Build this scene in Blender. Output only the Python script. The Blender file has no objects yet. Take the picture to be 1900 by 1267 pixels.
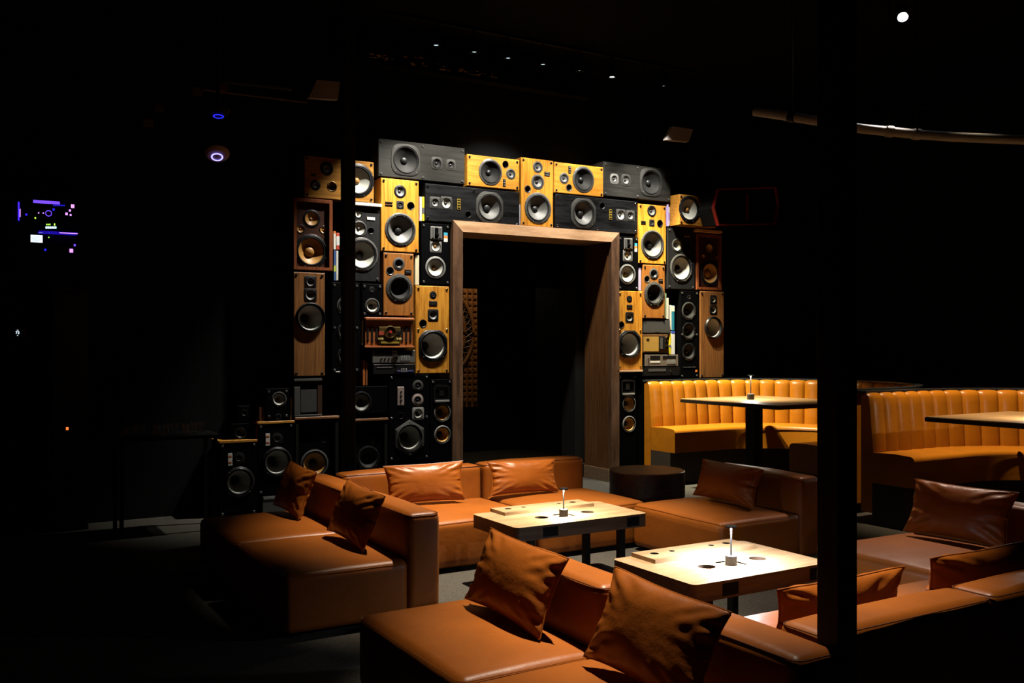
import bpy, bmesh, math, random
from mathutils import Vector, Matrix, noise
C = bpy.context.scene
COL = C.collection
R = math.radians
random.seed(7)
# ------------------------------------------------------------------ camera
F = 1760.0; TH = R(30.8); EYE = 1.6; HY = 640.0
cT, sT = math.cos(TH), math.sin(TH)
cam = bpy.data.objects.new('camera', bpy.data.cameras.new('camera')); COL.objects.link(cam)
cam.location = (0, 0, EYE); cam.rotation_euler = (R(90), 0, -TH)
cam.data.sensor_width = 36; cam.data.lens = F / 1900 * 36
cam.data.shift_y = (HY - 633.5) / 1900
cam.data.clip_start = .05; cam.data.clip_end = 60
C.camera = cam
C.view_settings.view_transform = 'Standard'; C.view_settings.look = 'None'
C.view_settings.gamma = 1; C.view_settings.use_curve_mapping = False
C.view_settings.exposure = 0.0
w = bpy.data.worlds.new('night'); C.world = w; w.use_nodes = True
w.node_tree.nodes['Background'].inputs[0].default_value = (0.3, 0.35, 0.5, 1)
w.node_tree.nodes['Background'].inputs[1].default_value = 0.0
# ------------------------------------------------------------------ lights
def spot(name, loc, target, watts, angle, col=(1, .93, .82), blend=.35, size=.03):
    l = bpy.data.lights.new(name, 'SPOT'); l.energy = watts; l.spot_size = R(angle); l.spot_blend = blend
    l.color = col; l.shadow_soft_size = size
    o = bpy.data.objects.new(name, l); COL.objects.link(o); o.location = loc
    o.rotation_euler = (Vector(target) - Vector(loc)).to_track_quat('-Z', 'Y').to_euler()
    return o
TRACK = [(4.08, 8.28), (4.50, 8.28), (4.89, 8.28), (5.31, 8.28), (5.77, 8.28), (6.20, 8.28), (6.92, 8.28)]
TZ = 4.5
WL = (1, .95, .84)
spot('wall_spot', (4.07, 8.26, 4.46), (3.62, 8.95, 1.4), 900, 60, WL, .9)
spot('wall_spot', (4.50, 8.26, 4.46), (4.35, 8.95, 2.3), 440, 72, WL, .8)
spot('wall_spot', (5.31, 8.22, 4.46), (5.25, 8.95, 2.7), 400, 80, WL, .7)
spot('wall_spot', (6.20, 8.29, 4.46), (6.35, 8.95, 2.4), 420, 74, WL, .7)
spot('wall_spot', (6.92, 8.31, 4.46), (7.3, 8.95, 1.7), 640, 66, WL, .8)
SOFA = (1, .86, .68)
spot('sofa_spot', (3.75, 5.45, 4.6), (3.42, 5.80, .4), 3300, 48, SOFA, 1)
spot('sofa_spot', (3.3, 3.6, 4.6), (2.95, 3.3, .4), 2900, 41, SOFA, 1)
spot('sofa_spot', (7.2, 5.35, 4.45), (5.1, 3.9, .4), 900, 34, (1, .80, .66), 1)
spot('booth_spot', (6.7, 8.42, 4.55), (7.9, 8.4, .9), 3300, 46, (1, .90, .60), .9)
spot('booth_spot', (7.35, 5.30, 4.42), (8.3, 5.2, .8), 1300, 52, (1, .78, .52), .9)

# ------------------------------------------------------------------ pixel -> place (true depth is always given by the plane)
ZT = {1: (520, 230, 5.068), 2: (520, 460, 5.068), 3: (380, 640, 3.958), 4: (820, 240, 5.279),
      5: (1100, 280, 4.525), 6: (1100, 500, 5.76), 7: (820, 400, 2.534), 0: (0, 0, 1)}
def ray(x, y):
    X = (x - 950) / F
    return (X * cT + sT, -X * sT + cT, (HY - y) / F)
def pix(zm, x, y):
    ox, oy, s = ZT[zm]; return ox + x / s, oy + y / s
def on_y(zm, x, y, Y):
    px, py = pix(zm, x, y); r = ray(px, py); t = Y / r[1]
    return r[0] * t, EYE + r[2] * t, t          # x, z, depth
def on_z(x, y, z):
    r = ray(x, y); t = (z - EYE) / r[2]
    return Vector((r[0] * t, r[1] * t, z))
# ------------------------------------------------------------------ materials
MATS = {}
def mat(name, col, rough=.5, metal=0, emit=None, es=1, spec=.5, bump=None, wood=None, coat=0, var=0, trans=0):
    if name in MATS: return MATS[name]
    AK = .5                                                    # every albedo halved against stronger lamps, putting deeper shade into the colours
    if not trans: col = [c * AK for c in col]; spec *= .6
    if wood: wood = ([c * AK for c in wood[0]], *wood[1:])
    m = bpy.data.materials.new(name); m.use_nodes = True; nt = m.node_tree; b = nt.nodes['Principled BSDF']
    b.inputs['Base Color'].default_value = (*col, 1); b.inputs['Roughness'].default_value = rough
    b.inputs['Metallic'].default_value = metal; b.inputs['Specular IOR Level'].default_value = spec
    b.inputs['Coat Weight'].default_value = coat; b.inputs['Transmission Weight'].default_value = trans
    if emit: b.inputs['Emission Color'].default_value = (*emit, 1); b.inputs['Emission Strength'].default_value = es
    N, L = nt.nodes, nt.links
    def coords(scale, rnd=True):
        tc = N.new('ShaderNodeTexCoord'); mp = N.new('ShaderNodeMapping'); mp.inputs['Scale'].default_value = scale
        L.new(tc.outputs['Object'], mp.inputs['Vector'])
        if rnd:
            oi = N.new('ShaderNodeObjectInfo'); mu = N.new('ShaderNodeMath'); mu.operation = 'MULTIPLY'; mu.inputs[1].default_value = 40
            L.new(oi.outputs['Random'], mu.inputs[0]); L.new(mu.outputs[0], mp.inputs['Location'])
        return mp.outputs['Vector']
    if wood:                                                   # (dark colour, scale vector, contrast lo, hi)
        dk, sc, lo, hi = wood
        v = coords(sc)
        n = N.new('ShaderNodeTexNoise'); n.inputs['Scale'].default_value = 2.2; n.inputs['Detail'].default_value = 7
        n.inputs['Distortion'].default_value = .5; L.new(v, n.inputs['Vector'])
        n2 = N.new('ShaderNodeTexNoise'); n2.inputs['Scale'].default_value = 14; n2.inputs['Detail'].default_value = 3; L.new(v, n2.inputs['Vector'])
        ad = N.new('ShaderNodeMath'); ad.operation = 'MULTIPLY_ADD'; ad.inputs[1].default_value = .35
        L.new(n2.outputs['Fac'], ad.inputs[0]); L.new(n.outputs['Fac'], ad.inputs[2])
        cr = N.new('ShaderNodeValToRGB'); cr.color_ramp.elements[0].position = lo; cr.color_ramp.elements[1].position = hi
        cr.color_ramp.elements[0].color = (*dk, 1); cr.color_ramp.elements[1].color = (*col, 1)
        L.new(ad.outputs[0], cr.inputs[0]); L.new(cr.outputs[0], b.inputs['Base Color'])
        bp = N.new('ShaderNodeBump'); bp.inputs['Strength'].default_value = .12; bp.inputs['Distance'].default_value = .004
        L.new(ad.outputs[0], bp.inputs['Height']); L.new(bp.outputs[0], b.inputs['Normal'])
    if var:
        v = coords((1, 1, 1))
        n = N.new('ShaderNodeTexNoise'); n.inputs['Scale'].default_value = 3.5; n.inputs['Detail'].default_value = 5; L.new(v, n.inputs['Vector'])
        cr = N.new('ShaderNodeValToRGB'); cr.color_ramp.elements[0].position = .3; cr.color_ramp.elements[1].position = .7
        cr.color_ramp.elements[0].color = (*[c * (1 - var) for c in col], 1); cr.color_ramp.elements[1].color = (*[min(1, c * (1 + var * .5)) for c in col], 1)
        L.new(n.outputs['Fac'], cr.inputs[0]); L.new(cr.outputs[0], b.inputs['Base Color'])
    if bump:                                                   # list of (scale, distance)
        v = coords((1, 1, 1)); prev = None
        for sc, d in bump:
            n = N.new('ShaderNodeTexNoise'); n.inputs['Scale'].default_value = sc; n.inputs['Detail'].default_value = 4; L.new(v, n.inputs['Vector'])
            bp = N.new('ShaderNodeBump'); bp.inputs['Strength'].default_value = .5; bp.inputs['Distance'].default_value = d
            L.new(n.outputs['Fac'], bp.inputs['Height'])
            if prev: L.new(prev.outputs[0], bp.inputs['Normal'])
            prev = bp
        L.new(prev.outputs[0], b.inputs['Normal'])
    MATS[name] = m; return m
def woodm(name, col, dk, horiz=False, lo=.45, hi=.8, rough=.42, k=22):
    return mat(name, col, rough, wood=(dk, (1.2, k, k) if horiz else (k, k, 1.2), lo, hi), spec=.4)
OAK = woodm('oak_upright', (.74, .33, .036), (.42, .15, .012), lo=.5, hi=.78); OAKH = woodm('oak_lengthwise', (.74, .33, .038), (.48, .18, .016), True, lo=.48, hi=.78)
TEAK = woodm('teak_upright', (.42, .16, .03), (.26, .085, .014)); TEAKH = woodm('teak_lengthwise', (.52, .24, .035), (.26, .10, .012), True)
WALN = woodm('walnut_upright', (.30, .125, .036), (.13, .05, .014), k=30)
MAHO = woodm('mahogany', (.30, .085, .025), (.16, .035, .01), k=14)
GASH = woodm('grey_ash_lengthwise', (.034, .033, .029), (.015, .015, .0135), True, k=16); BASHH = woodm('black_ash_lengthwise', (.014, .0145, .016), (.001, .001, .0015), True, k=12, rough=.38, lo=.5, hi=.85)
GASHV = woodm('charcoal_ash', (.020, .020, .021), (.010, .010, .011)); BLK = mat('black_vinyl', (.0025, .0025, .003), .6, spec=.02, bump=[(60, .001)])
FRM = woodm('casing_oak_top_lit', (.88, .54, .31), (.60, .33, .17), True, k=9); FRMV = woodm('casing_oak_upright_shaded', (.20, .105, .058), (.07, .036, .02), k=9)  # same oak: top lit by near lamps, uprights shaded, both put into the colours
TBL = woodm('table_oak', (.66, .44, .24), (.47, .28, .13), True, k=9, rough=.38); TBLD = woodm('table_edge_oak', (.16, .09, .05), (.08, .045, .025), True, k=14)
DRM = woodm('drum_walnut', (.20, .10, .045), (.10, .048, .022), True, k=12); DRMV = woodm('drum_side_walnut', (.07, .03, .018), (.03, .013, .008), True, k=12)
LEA = mat('cognac_leather', (.47, .132, .016), .40, bump=[(7, .008), (220, .0006)], var=.16, spec=.4)
LEAD = mat('cognac_leather_cushion', (.46, .125, .014), .38, bump=[(14, .008), (220, .0006)], var=.16, spec=.4)
BOO = mat('amber_leather', (.62, .21, .010), .34, bump=[(10, .004), (200, .0005)], var=.12)
SEAM = mat('leather_seam', (.16, .045, .012), .5)
PLA = mat('black_plastic', (.008, .008, .009), .35, spec=.4); PLAM = mat('matte_black', (.003, .003, .003), .7, spec=.2)
GRYP = mat('grey_plastic', (.085, .083, .08), .38); SILV = mat('brushed_silver', (.34, .335, .32), .4, .4); CHR = mat('chrome', (.8, .8, .8), .15, 1)
RUB = mat('rubber_surround', (.018, .018, .019), .6, spec=.15); GUN = mat('gunmetal', (.055, .054, .05), .5, spec=.2)
CD = mat('cone_charcoal', (.030, .030, .029), .6, spec=.12); CWW = mat('cone_white', (.72, .72, .66), .6); CG = mat('cone_grey', (.15, .15, .143), .5); CW = mat('cone_pale', (.46, .46, .41), .6)
CGO = mat('cone_gold', (.52, .26, .06), .45); CGB = mat('cone_amber', (.95, .48, .10), .45); CAPD = mat('cap_dark', (.02, .02, .02), .4); CAPG = mat('cap_gold', (.45, .22, .05), .45); CB = mat('cone_black', (.008, .008, .008), .45)
ROSE = mat('brushed_rose', (.42, .33, .3), .4, .3); GOLD = mat('gold_label', (.75, .5, .08), .3, .6); WHT = mat('paper_white', (.75, .73, .68), .6)
BRASS = mat('brass', (.5, .34, .14), .3, 1); BMET = mat('black_metal', (.004, .004, .004), .5, spec=.25)
CLOTH = mat('speaker_cloth', (.05, .05, .048), .9, wood=((.012, .012, .012), (200, 1, 200), .4, .7))
WALL = mat('black_paint', (.004, .005, .0065), .85, spec=.2); CEIL = mat('black_ceiling', (.0015, .0015, .0018), .9, spec=.1)
CARP = mat('grey_carpet', (.125, .115, .095), .98, wood=((.035, .032, .028), (60, 60, 60), .42, .75), spec=.05)
def colm(c, rough=.5):
    return mat('paint_%03d_%03d_%03d' % tuple(int(v * 255) for v in c), c, rough)
def glow(name, c, s): return mat(name, (.01, .01, .01), .5, emit=c, es=s)

# ------------------------------------------------------------------ mesh helpers
def obj(name, bm, m, parent=None, smooth=False, loc=None, rot=None):
    me = bpy.data.meshes.new(name)
    if isinstance(bm, bmesh.types.BMesh):
        bmesh.ops.recalc_face_normals(bm, faces=bm.faces)
        bm.to_mesh(me); bm.free()
    for mm in (m if isinstance(m, (list, tuple)) else [m]): me.materials.append(mm)
    if smooth: me.polygons.foreach_set('use_smooth', [True] * len(me.polygons)); me.set_sharp_from_angle(angle=R(35))
    o = bpy.data.objects.new(name, me); COL.objects.link(o)
    if parent: o.parent = parent
    if loc: o.location = loc
    if rot: o.rotation_euler = rot
    return o
def inst(name, me, parent, loc, scale=1.0, rot=None):
    o = bpy.data.objects.new(name, me); COL.objects.link(o); o.parent = parent; o.location = loc
    o.scale = (scale, scale, scale) if isinstance(scale, float) else scale
    if rot: o.rotation_euler = rot
    return o
def thing(name, label, cat, loc, rz=0, group=None):
    o = bpy.data.objects.new(name, None); COL.objects.link(o); o.empty_display_size = .1
    o.location = loc; o.rotation_euler = (0, 0, rz); o['label'] = label; o['category'] = cat
    if group: o['group'] = group
    return o
def tag(o, label, cat, group=None, kind=None):
    o['label'] = label; o['category'] = cat
    if group: o['group'] = group
    if kind: o['kind'] = kind
    return o
def struct(name, bm, m): o = obj(name, bm, m); o['kind'] = 'structure'; return o
def dup(root, loc, rz, label=None, group=None):
    r = root.copy(); COL.objects.link(r); r.location = loc; r.rotation_euler = (0, 0, rz)
    if label: r['label'] = label
    if group: r['group'] = group
    for ch in list(root.children):
        c = ch.copy(); COL.objects.link(c); c.parent = r
        for g in list(ch.children):
            d = g.copy(); COL.objects.link(d); d.parent = c
    return r
def nb(): return bmesh.new()
def bx(bm, x0, x1, y0, y1, z0, z1, bev=0, seg=2, mi=0):
    r = bmesh.ops.create_cube(bm, size=1); vs = r['verts']
    for v in vs: v.co = Vector((x0 + (v.co.x + .5) * (x1 - x0), y0 + (v.co.y + .5) * (y1 - y0), z0 + (v.co.z + .5) * (z1 - z0)))
    fs = {f for v in vs for f in v.link_faces}
    for f in fs: f.material_index = mi
    if bev:
        es = list({e for v in vs for e in v.link_edges})
        bmesh.ops.bevel(bm, geom=es, offset=bev, segments=seg, profile=.5, affect='EDGES')
    return bm
def box(*a, **k): return bx(nb(), *a, **k)
def lathe(bm, prof, n=32, axis='Z', c=(0, 0, 0), mi=0, cap=False):
    """prof: (radius, height) list; revolved about axis through c"""
    rings = []
    for r, h in prof:
        ring = []
        for i in range(n):
            a = 2 * math.pi * i / n; p, q = r * math.cos(a), r * math.sin(a)
            co = (p, q, h) if axis == 'Z' else ((p, h, q) if axis == 'Y' else (h, p, q))
            ring.append(bm.verts.new((co[0] + c[0], co[1] + c[1], co[2] + c[2])))
        rings.append(ring)
    for a, b in zip(rings, rings[1:]):
        for i in range(n):
            f = bm.faces.new((a[i], a[(i + 1) % n], b[(i + 1) % n], b[i])); f.material_index = mi
    if cap:
        for rg in (rings[0], rings[-1]):
            f = bm.faces.new(rg); f.material_index = mi
    return bm
def cyl(bm, c, r, h, axis='Z', n=24, mi=0): return lathe(bm, [(r, 0), (r, h)], n, axis, c, mi, True)
def tube(bm, pts, r, n=8, closed=False, mi=0):
    pts = [Vector(p) for p in pts]; rings = []; N = len(pts)
    up = Vector((0, 0, 1))
    for i, p in enumerate(pts):
        a = pts[i - 1] if (i > 0 or closed) else p; b = pts[(i + 1) % N] if (i < N - 1 or closed) else p
        t = (b - a).normalized(); s = t.cross(up)
        if s.length < 1e-4: s = t.cross(Vector((1, 0, 0)))
        s.normalize(); u = s.cross(t)
        rings.append([bm.verts.new(p + (s * math.cos(2 * math.pi * k / n) + u * math.sin(2 * math.pi * k / n)) * r) for k in range(n)])
    rng = range(N if closed else N - 1)
    for i in rng:
        a, b = rings[i], rings[(i + 1) % N]
        for k in range(n):
            f = bm.faces.new((a[k], a[(k + 1) % n], b[(k + 1) % n], b[k])); f.material_index = mi
    if not closed: bm.faces.new(rings[0]); bm.faces.new(rings[-1])
    return bm
def plate_holes(bm, outer, holes, y, axis='Y', mi=0):
    """flat plate with holes: outer polygon points, holes = list of point lists (2-D)"""
    def mk(pts):
        vs = [bm.verts.new((p[0], y, p[1]) if axis == 'Y' else (p[0], p[1], y)) for p in pts]
        return vs, [bm.edges.new((vs[i], vs[(i + 1) % len(vs)])) for i in range(len(vs))]
    es = []; loops = []
    for pts in [outer] + holes:
        v, e = mk(pts); es += e; loops.append(v)
    r = bmesh.ops.triangle_fill(bm, use_beauty=True, use_dissolve=False, edges=es)
    for g in r['geom']:
        if isinstance(g, bmesh.types.BMFace): g.material_index = mi
    return loops
def circ(cx, cz, r, n=32): return [(cx + r * math.cos(2 * math.pi * i / n), cz + r * math.sin(2 * math.pi * i / n)) for i in range(n)]

# ------------------------------------------------------------------ loudspeaker drivers (unit radius, looking along -Y)
def outline(kind, a):
    c, s = abs(math.cos(a)), abs(math.sin(a))
    if kind == 'round': return 1.0
    if kind == 'sq': return (c ** 9 + s ** 9) ** (-1 / 9)
    if kind == 'soft': return (c ** 3.4 + s ** 3.4) ** (-1 / 3.4)
    if kind == 'oct': return min(1 / max(c, 1e-6), 1 / max(s, 1e-6), 1.09)
    if kind == 'hex':
        k = (a - math.pi / 2 + math.pi / 6) % (math.pi / 3) - math.pi / 6
        k = ((a + math.pi / 6) % (math.pi / 3)) - math.pi / 6
        return .99 / math.cos(k)
MC = {}
def frame_mesh(kind, m, opening=.86, bolts=4):
    key = ('f', kind, m.name, opening, bolts)
    if key in MC: return MC[key]
    bm = nb(); n = 72
    def loop(rf, y): return [bm.verts.new((rf(a) * math.cos(a), y, rf(a) * math.sin(a))) for a in [2 * math.pi * i / n for i in range(n)]]
    O = lambda k: (lambda a: outline(kind, a) * k)
    Rr = lambda r: (lambda a: r)
    L = [loop(O(1), 0), loop(O(1), -.03), loop(O(.975), -.045), loop(Rr(opening + .035), -.05), loop(Rr(opening + .01), -.062), loop(Rr(opening), -.03), loop(Rr(opening), .06)]
    for a, b in zip(L, L[1:]):
        for i in range(n): bm.faces.new((a[i], a[(i + 1) % n], b[(i + 1) % n], b[i]))
    # roll surround
    S = [(opening, .0), (opening - .03, -.03), (opening - .065, -.045), (opening - .1, -.03), (opening - .125, .01)]
    lathe(bm, S, 48, 'Y', mi=1)
    for k in range(bolts):
        a = 2 * math.pi * (k + .5) / bolts
        if kind == 'round': rr = (1 + opening + .035) / 2
        elif kind == 'hex': a = 2 * math.pi * k / 6 + math.pi / 2; rr = outline(kind, a) * .93; rr = 1.04
        else: rr = outline(kind, a) * .9
        cyl(bm, (rr * math.cos(a), -.07, rr * math.sin(a)), .025, .03, 'Y', 8, 2)
    o = obj('frame', bm, [m, RUB, SILV], smooth=True); me = o.data; bpy.data.objects.remove(o); MC[key] = me; return me
def cone_mesh(m, opening, depth, cap):
    key = ('c', m.name, opening, depth, cap)
    if key in MC: return MC[key]
    r0 = opening - .125
    prof = [(r0 + (cap - r0) * t, .01 + depth * (t ** .85)) for t in [i / 7 for i in range(8)]]
    o = obj('cone', lathe(nb(), prof, 48, 'Y'), m, smooth=True); me = o.data; bpy.data.objects.remove(o); MC[key] = me; return me
def cap_mesh(m, cap, depth):
    key = ('d', m.name, cap, depth)
    if key in MC: return MC[key]
    prof = [(cap * math.cos(t), .01 + depth - cap * .75 * math.sin(t)) for t in [i * math.pi / 2 / 6 * .99 for i in range(7)]]
    o = obj('cap', lathe(nb(), prof, 32, 'Y', cap=False), m, smooth=True); me = o.data; bpy.data.objects.remove(o); MC[key] = me; return me
def driver(parent, name, x, z, r, kind='round', fm=None, cone=None, cap=None, opening=.86, depth=.42, capr=.24, bolts=4, y=0, out=1.0):
    fm = fm or PLA; cone = cone or CG; cap = cap or CAPD
    o = inst(name, frame_mesh(kind, fm, opening, bolts), parent, (x, y, z), (r, r * out, r))
    inst('cone', cone_mesh(cone, opening, depth, capr), o, (0, 0, 0))
    inst('dust_cap', cap_mesh(cap, capr, depth), o, (0, 0, 0))
    return o
def port(parent, x, z, r, ring=None, y=0):
    key = ('p', (ring or PLA).name)
    if key not in MC:
        o = obj('port', lathe(nb(), [(1, 0), (1.02, -.06), (.93, -.09), (.84, -.02), (.8, 1.6), (0.01, 1.6)], 28, 'Y'), ring or PLA, smooth=True)
        MC[key] = o.data; bpy.data.objects.remove(o)
    return inst('bass_port', MC[key], parent, (x, y, z), float(r))
def screws(parent, pts, y=0, m=None):
    m = m or PLA; key = ('s', m.name)
    if key not in MC:
        bm = lathe(nb(), [(1, 0), (1, -.4), (.8, -.6), (.4, -.6), (.35, -.3), (.01, -.3)], 12, 'Y')
        o = obj('screw', bm, m, smooth=True); MC[key] = o.data; bpy.data.objects.remove(o)
    for x, z in pts: inst('screw', MC[key], parent, (x, y, z), .0125)

GRP = 'hi-fi loudspeakers stacked around the doorway'
SPK = []
def speaker(zm, xl, xr, yt, yb, m, label, drv=(), side=None, Y=8.93, depth=.30, frame=None, sc='corners', sm=None, zb=None, zt=None, top=None, name='loudspeaker', group=GRP, u=None):
    """xl,xr,yt,yb outline measured at the front plane y=Y; drv: ('w',x,y,r,opts)"""
    u0, z1, _ = on_y(zm[0] if isinstance(zm, tuple) else zm, xl, yt, Y)
    zr = zm if not isinstance(zm, tuple) else zm[1]
    u0b, z0, _ = on_y(zr, xl if not isinstance(zm, tuple) else pixconv(zm[0], zr, xl), yb, Y)
    u1, _, _ = on_y(zm[0] if isinstance(zm, tuple) else zm, xr, yt, Y)
    if u: u0, u1 = u
    if zb is not None: z0 = zb
    if zt is not None: z1 = zt
    u0 += .003; u1 -= .003; z0 += .002; z1 -= .002
    W, H = u1 - u0, z1 - z0
    t = thing(name, label, 'speaker', (u0 + W / 2, Y, z0), 0, group)
    hol = []; parts = []
    yf = .035 if frame else 0
    for d in drv:
        kind, zz, px, py, pr = d[:5]; o = d[5] if len(d) > 5 else {}
        dx, dz, dep = on_y(zz, px, py, Y + yf)
        rr = pr / ZT[zz][2] * dep / F
        dx -= u0 + W / 2; dz -= z0
        lim = rr * .55
        dx = max(-W / 2 + lim, min(W / 2 - lim, dx)); dz = max(lim, min(H - lim, dz))
        parts.append((kind, dx, dz, rr, o))
        if kind in 'wmt': hol.append((dx, dz, rr * (.86 if o.get('opening') is None else o['opening'])))
        if kind == 'p': hol.append((dx, dz, rr * .95))
    bm = nb(); hw = W / 2; ch = .006
    fb = .028 if frame else 0
    lo = [(-hw + ch + fb, ch + fb), (hw - ch - fb, ch + fb), (hw - ch - fb, H - ch - fb), (-hw + ch + fb, H - ch - fb)]
    good = []
    for hx, hz, hr in hol:
        hr = min(hr, hw - ch - fb - abs(hx) - .002, hz - ch - fb - .002, H - hz - ch - fb - .002)
        if hr < .008: continue
        if all(math.hypot(hx - g[0], hz - g[1]) > hr + g[2] + .001 for g in good): good.append((hx, hz, hr))
    plate_holes(bm, lo, [circ(a, b, c, 32) for a, b, c in good], yf, mi=0)
    # shell: chamfered front edge, sides, back
    def rect(x, za, zb_, y): return [bm.verts.new(p) for p in ((-x, y, za), (x, y, za), (x, y, zb_), (-x, y, zb_))]
    loops = []
    if frame: loops.append(rect(hw - fb - ch, ch + fb, H - ch - fb, yf)); loops.append(rect(hw - fb - ch, ch + fb, H - ch - fb, 0))
    loops += [rect(hw - ch, ch, H - ch, 0), rect(hw, 0, H, ch), rect(hw, 0, H, depth)]
    for li, (a, b) in enumerate(zip(loops, loops[1:])):
        for i in range(4): f = bm.faces.new((a[i], a[(i + 1) % 4], b[(i + 1) % 4], b[i])); f.material_index = 1 if (frame or li) else 0
    f = bm.faces.new(loops[-1]); f.material_index = 1
    if top: obj('top_board', box(-hw - .004, hw + .004, -.008, depth, H, H + .022, bev=.002, seg=1), top, t)
    bmesh.ops.remove_doubles(bm, verts=bm.verts, dist=.0002)
    obj('cabinet', bm, [m, frame or side or m], t)
    for kind, dx, dz, rr, o in parts:
        if kind in 'wmt':
            driver(t, {'w': 'woofer', 'm': 'midrange', 't': 'tweeter'}[kind], dx, dz, rr, y=yf, **o)
        elif kind == 'p': port(t, dx, dz, rr, y=yf, **o)
        elif kind == 'b':                                      # badge: half width pr, half height o['h'] in the same zoom
            hh = rr * o['h'] / o['w'] if 'w' in o else rr
            b = obj('badge', box(-rr, rr, -.006, 0, -hh, hh, bev=.0015, seg=1), o.get('m', PLA), t, loc=(dx, yf, dz))
            if o.get('rows'):
                for q in range(o['rows']):
                    zq = hh * (1 - (2 * q + 1) / o['rows'])
                    obj('lettering', box(-rr * .7, rr * .7, -.0075, -.006, zq - hh * .12, zq + hh * .12), o.get('lm', SILV), b)
    if sc == 'corners':
        e = fb + .028
        screws(t, [(a * (hw - e), zz) for a in (-1, 1) for zz in (e, H - e)], yf, sm)
    elif sc == 'six':
        e = .03
        screws(t, [(a * (hw - e), zz) for a in (-1, 1) for zz in (e, H * .5, H - e)], 0, sm)
    elif sc == 'sixh':
        e = .03
        screws(t, [(a * (hw - e), zz) for a in (-1, 0, 1) for zz in (e, H - e)], 0, sm)
    SPK.append((label, u0, u1, z0, z1))
    return t, W, H
def pixconv(a, b, x):
    px = ZT[a][0] + x / ZT[a][2]; return (px - ZT[b][0]) * ZT[b][2]
W_, M_, T_, P_, B_ = 'wmtpb'
LG = dict(opening=.88)
# ------------------------------------------------------------------ room shell
X0, X1, YB, ZC = -3.0, 11.0, 9.26, 4.75
struct('floor', box(X0, X1, -2.5, 14.2, -.1, 0), CARP)
struct('ceiling', box(X0, X1, -2.5, 14.2, ZC, ZC + .1), CEIL)
bm = nb(); bx(bm, X0, 4.60, YB, 9.42, 0, ZC); bx(bm, 6.75, X1, YB, 9.42, 0, ZC); bx(bm, 4.60, 6.75, YB, 9.42, 2.90, ZC)
struct('wall_back', bm, WALL)
struct('wall_left', box(X0 - .1, X0, -2.5, 14.2, 0, ZC), WALL)
struct('wall_right', box(X1, X1 + .1, -2.5, 14.2, 0, ZC), WALL)
struct('wall_front', box(X0, X1, -2.6, -2.5, 0, ZC), WALL)
# corridor behind the opening
bm = nb(); bx(bm, 4.0, 7.85, 12.5, 12.62, 0, 3.6); bx(bm, 8.60, 10.0, 12.5, 12.62, 0, 3.6); bx(bm, 7.85, 8.60, 12.5, 12.62, 2.5, 3.6)
struct('wall_corridor', bm, WALL)
struct('wall_beyond', box(7.4, 10.0, 14.0, 14.1, 0, 3.6), mat('grey_plaster', (.12, .11, .095), .8, var=.2))
bm = nb(); bx(bm, 7.76, 7.85, 12.46, 12.5, 0, 2.6); bx(bm, 8.60, 8.69, 12.46, 12.5, 0, 2.6); bx(bm, 7.85, 8.60, 12.46, 12.5, 2.5, 2.6)
struct('door_1', bm, mat('black_gloss_trim', (.02, .019, .018), .4))
bm = nb(); bx(bm, 6.52, 6.72, 9.44, 9.75, 0, 3.4, bev=.008)
struct('wall_wing', bm, mat('black_gloss_trim', (.02, .019, .018), .4))
bm = nb(); bx(bm, 6.47, 6.72, 9.425, 9.77, 0, .16, bev=.004); struct('baseboard_corridor', bm, PLA)
struct('trim_2', box(6.468, 6.725, 9.423, 9.435, .16, .166), SILV)
struct('ceiling_corridor', box(4.0, 10, 9.42, 14.1, 3.5, 3.6), CEIL)
# wooden casing of the opening
bm = nb()
def prism(bm, poly, y0, y1, mi=0):
    A = [bm.verts.new((p[0], y0, p[1])) for p in poly]; B = [bm.verts.new((p[0], y1, p[1])) for p in poly]; n = len(poly)
    fs = [bm.faces.new(A), bm.faces.new(B)] + [bm.faces.new((A[i], A[(i + 1) % n], B[(i + 1) % n], B[i])) for i in range(n)]
    for f in fs: f.material_index = mi
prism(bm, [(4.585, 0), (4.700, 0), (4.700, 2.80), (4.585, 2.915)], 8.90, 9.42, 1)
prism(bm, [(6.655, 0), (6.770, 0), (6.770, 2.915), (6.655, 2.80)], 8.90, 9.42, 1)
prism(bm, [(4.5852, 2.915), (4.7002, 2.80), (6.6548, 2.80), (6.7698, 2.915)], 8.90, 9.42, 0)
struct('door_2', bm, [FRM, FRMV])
JAM = woodm('jamb_veneer', (.22, .095, .032), (.12, .045, .015), k=20)
struct('trim_3', box(6.640, 6.655, 8.96, 9.42, .15, 2.80), JAM)
struct('baseboard_opening', box(6.630, 6.657, 8.93, 9.43, 0, .15, bev=.003), woodm('baseboard_oak', (.34, .22, .13), (.2, .12, .06), True))
# ledge that carries the right-hand stack behind the booth
struct('trim_1', box(7.09, 9.3, 8.94, YB, 0, 1.185), BLK)
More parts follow.
